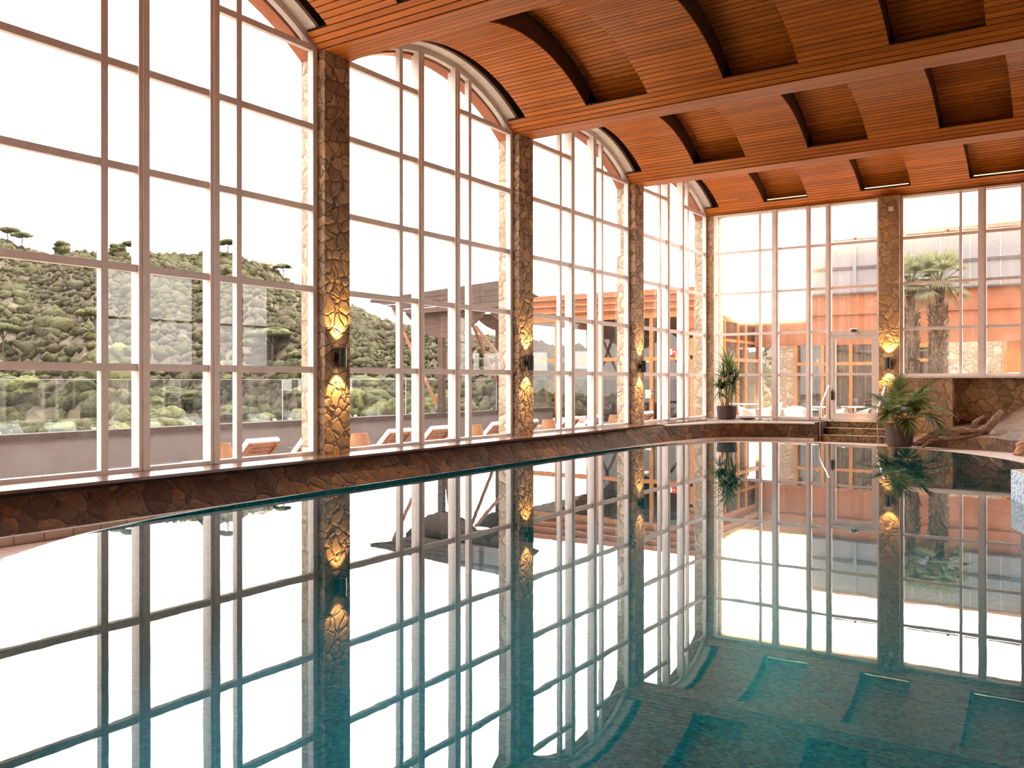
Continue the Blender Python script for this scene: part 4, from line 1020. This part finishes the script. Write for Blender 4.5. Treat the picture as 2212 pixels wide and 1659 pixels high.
def cane_chair(x, y, rz, label):
    t = local(thing('cane_chair', label, 'chair', (x,y,0), rz, 'cane chairs in the courtyard'))
    m = MB(); m.box(-.22,.22,-.22,.22,.42,.46); m.build('seat', M['rattan'], t, bevel=.015)
    m = MB(); m.obox((-.23,0,.64), (.012,0,.0), (0,.19,0), (-.02,0,.13)); m.build('backrest', M['rattan'], t)
    m = MB(); pts = [(-.22,-.22,.42)] + [(-.24,-.22+.02*0,.60),(-.26,-.20,.74),(-.27,-.12,.80),(-.27,0,.81),(-.27,.12,.80),(-.26,.20,.74),(-.24,.22,.60),(-.22,.22,.42)]
    m.tube(pts, .014, 8); m.tube([(-.25,-.21,.66),(.12,-.24,.64),(.2,-.22,.44)], .012, 8); m.tube([(-.25,.21,.66),(.12,.24,.64),(.2,.22,.44)], .012, 8); m.build('back_frame', M['darkmetal'], t)
    for sx in (-1,1):
        for sy in (-1,1):
            m = MB(); m.tube([(sx*.20,sy*.20,.42),(sx*.22,sy*.22,0)], .013, 8); m.build('leg', M['darkmetal'], t)
for x, y, rz, lab in ((4.75,25.95,1.3,'cane chair at the lower right of the glass door'),(5.0,26.75,1.9,'cane chair behind the right edge of the glass door'),(3.85,26.9,.6,'cane chair behind the lower left of the glass door'),(2.95,27.9,2.2,'cane chair left of the glass door'),(1.60,28.5,.2,'cane chair at the farther round table')):
    cane_chair(x, y, rz, lab)
t = world(thing('globe_lamp', 'clear globe lamp on a dark foot behind the palm tree window', 'lamp', (6.17,30,1.05)))
m = MB(); m.lathe([(0,0),(.10,0),(.10,.03),(.04,.06),(.04,.68),(.06,.70),(.06,.76),(0,.76)], (6.17,30,1.05), 20); m.build('base', M['black'], t)
bm = bmesh.new(); bmesh.ops.create_uvsphere(bm, u_segments=24, v_segments=14, radius=.19); m = MB(); m.add([(v.co.x+6.17, v.co.y+30, v.co.z+1.95) for v in bm.verts], [[q.index for q in f.verts] for f in bm.faces]); bm.free(); m.build('globe', M['globe'], t, smooth=True)
m = MB(); m.lathe([(0,.0),(.045,.02),(.06,.07),(.04,.12),(0,.14)], (6.17,30,1.80), 14); m.build('bulb', M['signwhite'], t, smooth=True)

# ------------------------------------------------------------------ the wooded hill across the valley
AZ = [-25,-10,5,18,25,30.3,33.8,38,40.7,41.8,42.8,44.1,47.5,49.2,50.9,51.4,53.3,55.6,56.8,58.9,60.5,61.5,62.6,64,70,80,95,120]
TE = [.03,.05,.05,.06,.045,.05,.06,.068,.078,.082,.087,.096,.120,.136,.151,.155,.152,.150,.145,.147,.146,.140,.144,.153,.172,.17,.16,.13]
C0 = np.array([9.77,-.61])
def hz(az, r):
    """ground height at azimuth az (degrees from +Y towards -X) and distance r from the hall"""
    te = np.interp(az, AZ, TE); rr_ = 215 + 25*np.sin(np.radians(az*5)); top = te*rr_ - 1.5
    u = np.clip((r-38)/(rr_-38), 0, 1.6)
    spur = np.sin((az*.42 - r*.060))*4.6 + np.sin(az*.9 - r*.10 + 1)*1.8 + np.sin(az*2.3+r*.11)*.7
    up = -9 + (top+9)*np.where(u < 1, u**1.18, 1 - .45*(u-1))
    return up + spur*np.clip(u*3, 0, 1)*np.clip((1.0-u)*2.5, .06, 1)
na, nr = 220, 90
az = np.linspace(-25, 120, na); rs = np.concatenate([np.linspace(19, 60, 20), np.linspace(63, 330, nr-20)])
A, RR = np.meshgrid(az, rs, indexing='ij'); Z = hz(A, RR); Z = np.where(RR < 30, np.minimum(Z, -6), Z)
Xg = C0[0] - RR*np.sin(np.radians(A)); Yg = C0[1] + RR*np.cos(np.radians(A))
vs = np.stack([Xg, Yg, Z], -1).reshape(-1,3)
ii, jj = np.meshgrid(np.arange(na-1), np.arange(nr-1), indexing='ij'); a = (ii*nr+jj).ravel()
fs = np.stack([a, a+1, a+nr+1, a+nr], -1)
keep = []
for q in range(len(fs)):
    x, y, _ = vs[fs[q][0]]
    if x > -9.6 and y < 49: continue
    keep.append(fs[q].tolist())
def npmesh(name, v, f, mat, rnd=None, smooth=True):
    me = bpy.data.meshes.new(name); me.from_pydata(v.tolist() if hasattr(v,'tolist') else v, [], f)
    me.materials.append(mat); at_ = me.attributes.new('rnd', 'FLOAT', 'FACE')
    at_.data.foreach_set('value', rnd if rnd is not None else [.5]*len(f))
    me.polygons.foreach_set('use_smooth', [smooth]*len(f)); o = bpy.data.objects.new(name, me); COL.objects.link(o); return o
tag(npmesh('hillside', vs, keep, M['hill']), 'wooded hillside across the valley', 'hill', kind=S)
def lump(seed, sub, sq, rough):
    bm = bmesh.new(); bmesh.ops.create_icosphere(bm, subdivisions=sub, radius=1); r_ = random.Random(seed)
    ph = [r_.random()*6 for _ in range(6)]
    for v in bm.verts:
        c = v.co; f = 1 + rough*(math.sin(3.3*c.x+ph[0])*math.sin(3.1*c.y+ph[1]) + .6*math.sin(6.1*c.z+ph[2])*math.sin(5.7*c.x+ph[3]) + .5*math.sin(9*c.y+ph[4])*math.sin(8*c.z+ph[5])) + rough*.40*(r_.random()-.5)
        v.co = Vector((c.x*f, c.y*f, c.z*f*sq))
    V = np.array([v.co[:] for v in bm.verts]); F = np.array([[q.index for q in f.verts] for f in bm.faces]); bm.free(); return V, F
rng = np.random.default_rng(4)
L1 = [lump(s, 2, .8, .30) for s in range(6)]; L2 = [lump(s+20, 2, .75, .28) for s in range(4)]
L0 = [lump(s+40, 1, .8, .42) for s in range(8)]
V = []; F = []; RN = []; base = 0
cnt = 0
while cnt < 27000:
    az_ = rng.uniform(-5, 72); r_ = 42 + 192*rng.random()**.62
    if az_ < 28 and rng.random() < .75: continue
    x = C0[0] - r_*math.sin(math.radians(az_)); y = C0[1] + r_*math.cos(math.radians(az_))
    if x > -11 and y < 50: continue
    z = float(hz(np.array(az_), np.array(r_))); near = r_ < 80
    s = rng.uniform(.35, .80)*(1.0 if near else .95)*(1.7 if rng.random() < .10 else 1)
    Vl, Fl = L1[rng.integers(0, 6)] if near else L0[rng.integers(0, 8)]; q = rng.uniform(0, 6.28); c_, s_ = math.cos(q), math.sin(q)
    v = Vl*np.array([s, s, s*rng.uniform(.7, 1.2)]); v = np.stack([v[:,0]*c_ - v[:,1]*s_, v[:,0]*s_ + v[:,1]*c_, v[:,2]], -1) + np.array([x, y, z + s*.3])
    patch = .5 + .5*math.sin(x*.07+y*.05)*math.sin(y*.09-x*.03)
    V.append(v); F.append(Fl + base); base += len(Vl); RN.append(np.full(len(Fl), min(1, max(0, .55*rng.random()+.45*patch)))); cnt += 1
tag(npmesh('hillside_shrubs', np.concatenate(V), np.concatenate(F).tolist(), M['scrub'], np.concatenate(RN).tolist()), 'dense scrub and small trees covering the far hillside', 'shrubs', kind='stuff')
# single pines: crown of several pads on a thin trunk
def pine(kind, seed):
    r_ = random.Random(seed); t = local(thing('pine_tree', '', 'tree', (0,0,0)))
    m = MB(); h = {'umbrella':4.2,'bushy':3.4}[kind]
    m.tube([(0,0,-1.5),(.12,.05,h*.4),(.05,.15,h*.8)], [.16,.13,.08], 7)
    for q in range(4):
        a = q*1.7+seed; m.tube([(.1,.1,h*.55),(math.cos(a)*.8,math.sin(a)*.8,h*.85)], [.06,.03], 5)
    m.build('trunk', M['bark'], t, smooth=True)
    V = []; F = []; b = 0; RN = []
    n = 16 if kind == 'umbrella' else 18
    for q in range(n):
        a = q*2.4; d = 1.45*math.sqrt(q/n) if kind == 'umbrella' else 1.15*math.sqrt((q % 9)/9); zz = h*.92 - .22*d*d + .15*r_.random() if kind == 'umbrella' else h*(.45+.5*(q/n)) - .1*d
        Vl, Fl = L2[q % 4]; s = .62+.3*r_.random(); v = Vl*np.array([s*1.1, s*1.1, s*(.55 if kind == 'umbrella' else .8)]) + np.array([d*math.cos(a), d*math.sin(a), zz]); V.append(v); F.append(Fl+b); b += len(Vl); RN += [r_.random()]*len(Fl)
    o = npmesh('crown', np.concatenate(V), np.concatenate(F).tolist(), M['pine'], RN); o.parent = t; return t
protos = [pine('umbrella', 1), pine('bushy', 2), pine('umbrella', 3), pine('bushy', 4)]
LB = {0:('umbrella pine on the wooded slope just beyond the terrace','umbrella pines on the slope beyond the terrace'), 1:('bushy pine on the wooded slope just beyond the terrace','bushy pines on the slope beyond the terrace')}
used = set(); rr = random.Random(8); k = 0
def put(i, x, y, z, s, lab, grp):
    o = protos[i] if i not in used else copy_tree(protos[i]); used.add(i)
    o.location = (x, y, z); o.scale = (s, s, s); o.rotation_euler = (0, 0, rr.random()*6.28); o['label'] = lab
    if grp: o['group'] = grp
while k < 150:
    az_ = rr.uniform(27, 68); r_ = rr.uniform(40, 100); x = C0[0] - r_*math.sin(math.radians(az_)); y = C0[1] + r_*math.cos(math.radians(az_))
    if x > -12: continue
    z = float(hz(np.array(az_), np.array(r_))); i = rr.randrange(4); put(i, x, y, z-.4, rr.uniform(.6, 1.05), *LB[i % 2]); k += 1
for az_, lab in ((63.6,'umbrella pine on the skyline at the far left'),(62.9,'second umbrella pine on the skyline at the far left'),(60.9,'rounded pine on the skyline left of the pale crag'),(57.9,'rounded pine on the skyline right of the pale crag'),(57.1,'lone umbrella pine standing clear on the skyline'),(52.3,'umbrella pine on the skyline at the hilltop, left of its pair'),(51.6,'umbrella pine on the skyline at the hilltop, right of its pair'),(48.3,'umbrella pine on the falling skyline beside the near pillar')):
    r_ = float(215 + 25*np.sin(np.radians(az_*5))) - 3; x = C0[0] - r_*math.sin(math.radians(az_)); y = C0[1] + r_*math.cos(math.radians(az_))
    put(0 if 'umbrella' in lab else 1, x, y, float(hz(np.array(az_), np.array(r_)))-.3, .95, lab, 'pines along the skyline')
for az_, r_, s, lab in ((60.1,222,6.0,'pale rock crag breaking the skyline of the hill'),(58.7,224,7.0,'larger pale rock crag on the skyline of the hill'),(55.0,205,3.0,'weathered rock face below the hilltop'),(49.5,195,2.4,'small rock outcrop on the falling ridge')):
    Vl, Fl = lump(int(r_), 3, .75, .22); x = C0[0] - r_*math.sin(math.radians(az_)); y = C0[1] + r_*math.cos(math.radians(az_)); z = float(hz(np.array(az_), np.array(r_)))
    tag(npmesh('rock_crag', Vl*s*np.array([1,1,.75]) + np.array([x,y,z+1.2]), Fl.tolist(), M['hillrock'], None, False), lab, 'rock', 'rock crags on the hill')
# leafy shrubs right behind the terrace wall
rr = random.Random(31)
for i, (x, y, s, lab) in enumerate(((-9.4,21.6,.8,'yellow-green shrub behind the terrace wall at the foot of the pergola'),(-9.6,24.2,.95,'rounded yellow-green shrub behind the terrace wall right of the pergola post'),(-9.3,17.9,.6,'low shrub behind the terrace wall left of the pergola post'))):
    V = []; F = []; b = 0; RN = []
    for q in range(22):
        a = q*2.4; d = s*math.sqrt(q/22)*1.2; Vl, Fl = L1[q % 6]; sc_ = .20+.14*rr.random(); v = Vl*sc_ + np.array([x+d*math.cos(a)*.9, y+d*math.sin(a), .35+s*.55-.5*d*d/s*.6+.1*rr.random()]); V.append(v); F.append(Fl+b); b += len(Vl); RN += [.6+.4*rr.random()]*len(Fl)
    o = npmesh('terrace_shrub', np.concatenate(V), np.concatenate(F).tolist(), M['pine'], RN); tag(o, lab, 'shrub', 'shrubs behind the terrace wall')
    m = MB(); m.tube([(x,y,-2.5),(x+.05,y,.2),(x,y+.1,.6)], [.06,.05,.03], 6); m.build('stem', M['bark'], o)
m = MB(); m.box(-13,-8.2,14,27,-6,-2.4); m.box(-13,-8.2,-14,14,-6,-2.4); tag(m.build('valley_bank', M['hill']), 'earth bank below the terrace', 'bank', kind=S)

# ------------------------------------------------------------------ light, sky, camera
SUN = Vector((-.295, 1.004, .178)).normalized()
w = bpy.data.worlds.new('sky'); sc.world = w; w.use_nodes = True; nt = w.node_tree; nt.nodes.clear()
class WT(NT):
    def __init__(s): s.t = nt
T = WT()
g = T.n('ShaderNodeTexCoord').outputs['Generated']
d = T.n('ShaderNodeVectorMath', {0:g, 1:tuple(SUN)}, operation='DOT_PRODUCT').outputs['Value']
side = T.smooth(d, -.75, .32, 2.3, 6.4)
d = T.math('MAXIMUM', d, 0.0)
z = T.n('ShaderNodeSeparateXYZ', {0:g}).outputs[2]
a1 = T.math('MULTIPLY', T.math('POWER', d, 900.0), 120.0); a2 = T.math('MULTIPLY', T.math('POWER', d, 24.0), 9.0)
glow = T.math('ADD', a1, a2)
skyc = T.ramp(T.smooth(z, -.05, .8), [(0, (1.0,.93,.86)), (1, (.90,.95,1.0))])
base = T.n('ShaderNodeBackground', {0:T.mix(T.smooth(z, -.12, -.01), (.16,.12,.09), skyc), 1:side}).outputs[0]
aur = T.n('ShaderNodeBackground', {0:c4((1,.70,.40)), 1:glow}).outputs[0]
T.n('ShaderNodeOutputWorld', {0:T.n('ShaderNodeAddShader', {0:base, 1:aur}).outputs[0]})
l = bpy.data.lights.new('sun', 'SUN'); l.energy = 4.0; l.angle = math.radians(1.2); l.color = (1,.74,.46)
so = bpy.data.objects.new('sun', l); COL.objects.link(so); so.rotation_euler = (-SUN).to_track_quat('-Z', 'Y').to_euler(); so.location = (0,60,30)

cam = bpy.data.cameras.new('camera'); co = bpy.data.objects.new('camera', cam); COL.objects.link(co); sc.camera = co
cam.sensor_width = 36; cam.lens = 36*1883.85/2212; cam.shift_y = -7.38/2212; cam.clip_start = .05; cam.clip_end = 2000
YAW, ROLL = .5864, -.0007
fw = Vector((-math.sin(YAW), math.cos(YAW), 0)); rt = Vector((math.cos(YAW), math.sin(YAW), 0)); up = Vector((0,0,1))
r_ = rt*math.cos(ROLL) + up*math.sin(ROLL); u_ = up*math.cos(ROLL) - rt*math.sin(ROLL)
co.matrix_world = Matrix(((r_.x,u_.x,-fw.x,9.7724),(r_.y,u_.y,-fw.y,-.6084),(r_.z,u_.z,-fw.z,1.605),(0,0,0,1)))

vs_ = sc.view_settings; vs_.view_transform = 'Standard'; vs_.look = 'None'; vs_.exposure = 0.8; vs_.gamma = 1.0; vs_.use_curve_mapping = False
sc.display_settings.display_device = 'sRGB'
cy = sc.cycles
cy.max_bounces = 8; cy.diffuse_bounces = 4; cy.glossy_bounces = 4; cy.transmission_bounces = 4; cy.transparent_max_bounces = 24
cy.use_adaptive_sampling = True; cy.adaptive_threshold = .07; cy.adaptive_min_samples = 12; cy.use_denoising = True; cy.denoiser = 'OPENIMAGEDENOISE'; cy.sample_clamp_indirect = 8.0; cy.blur_glossy = .3
for o in bpy.data.objects:
    if '_o' in o: del o['_o']
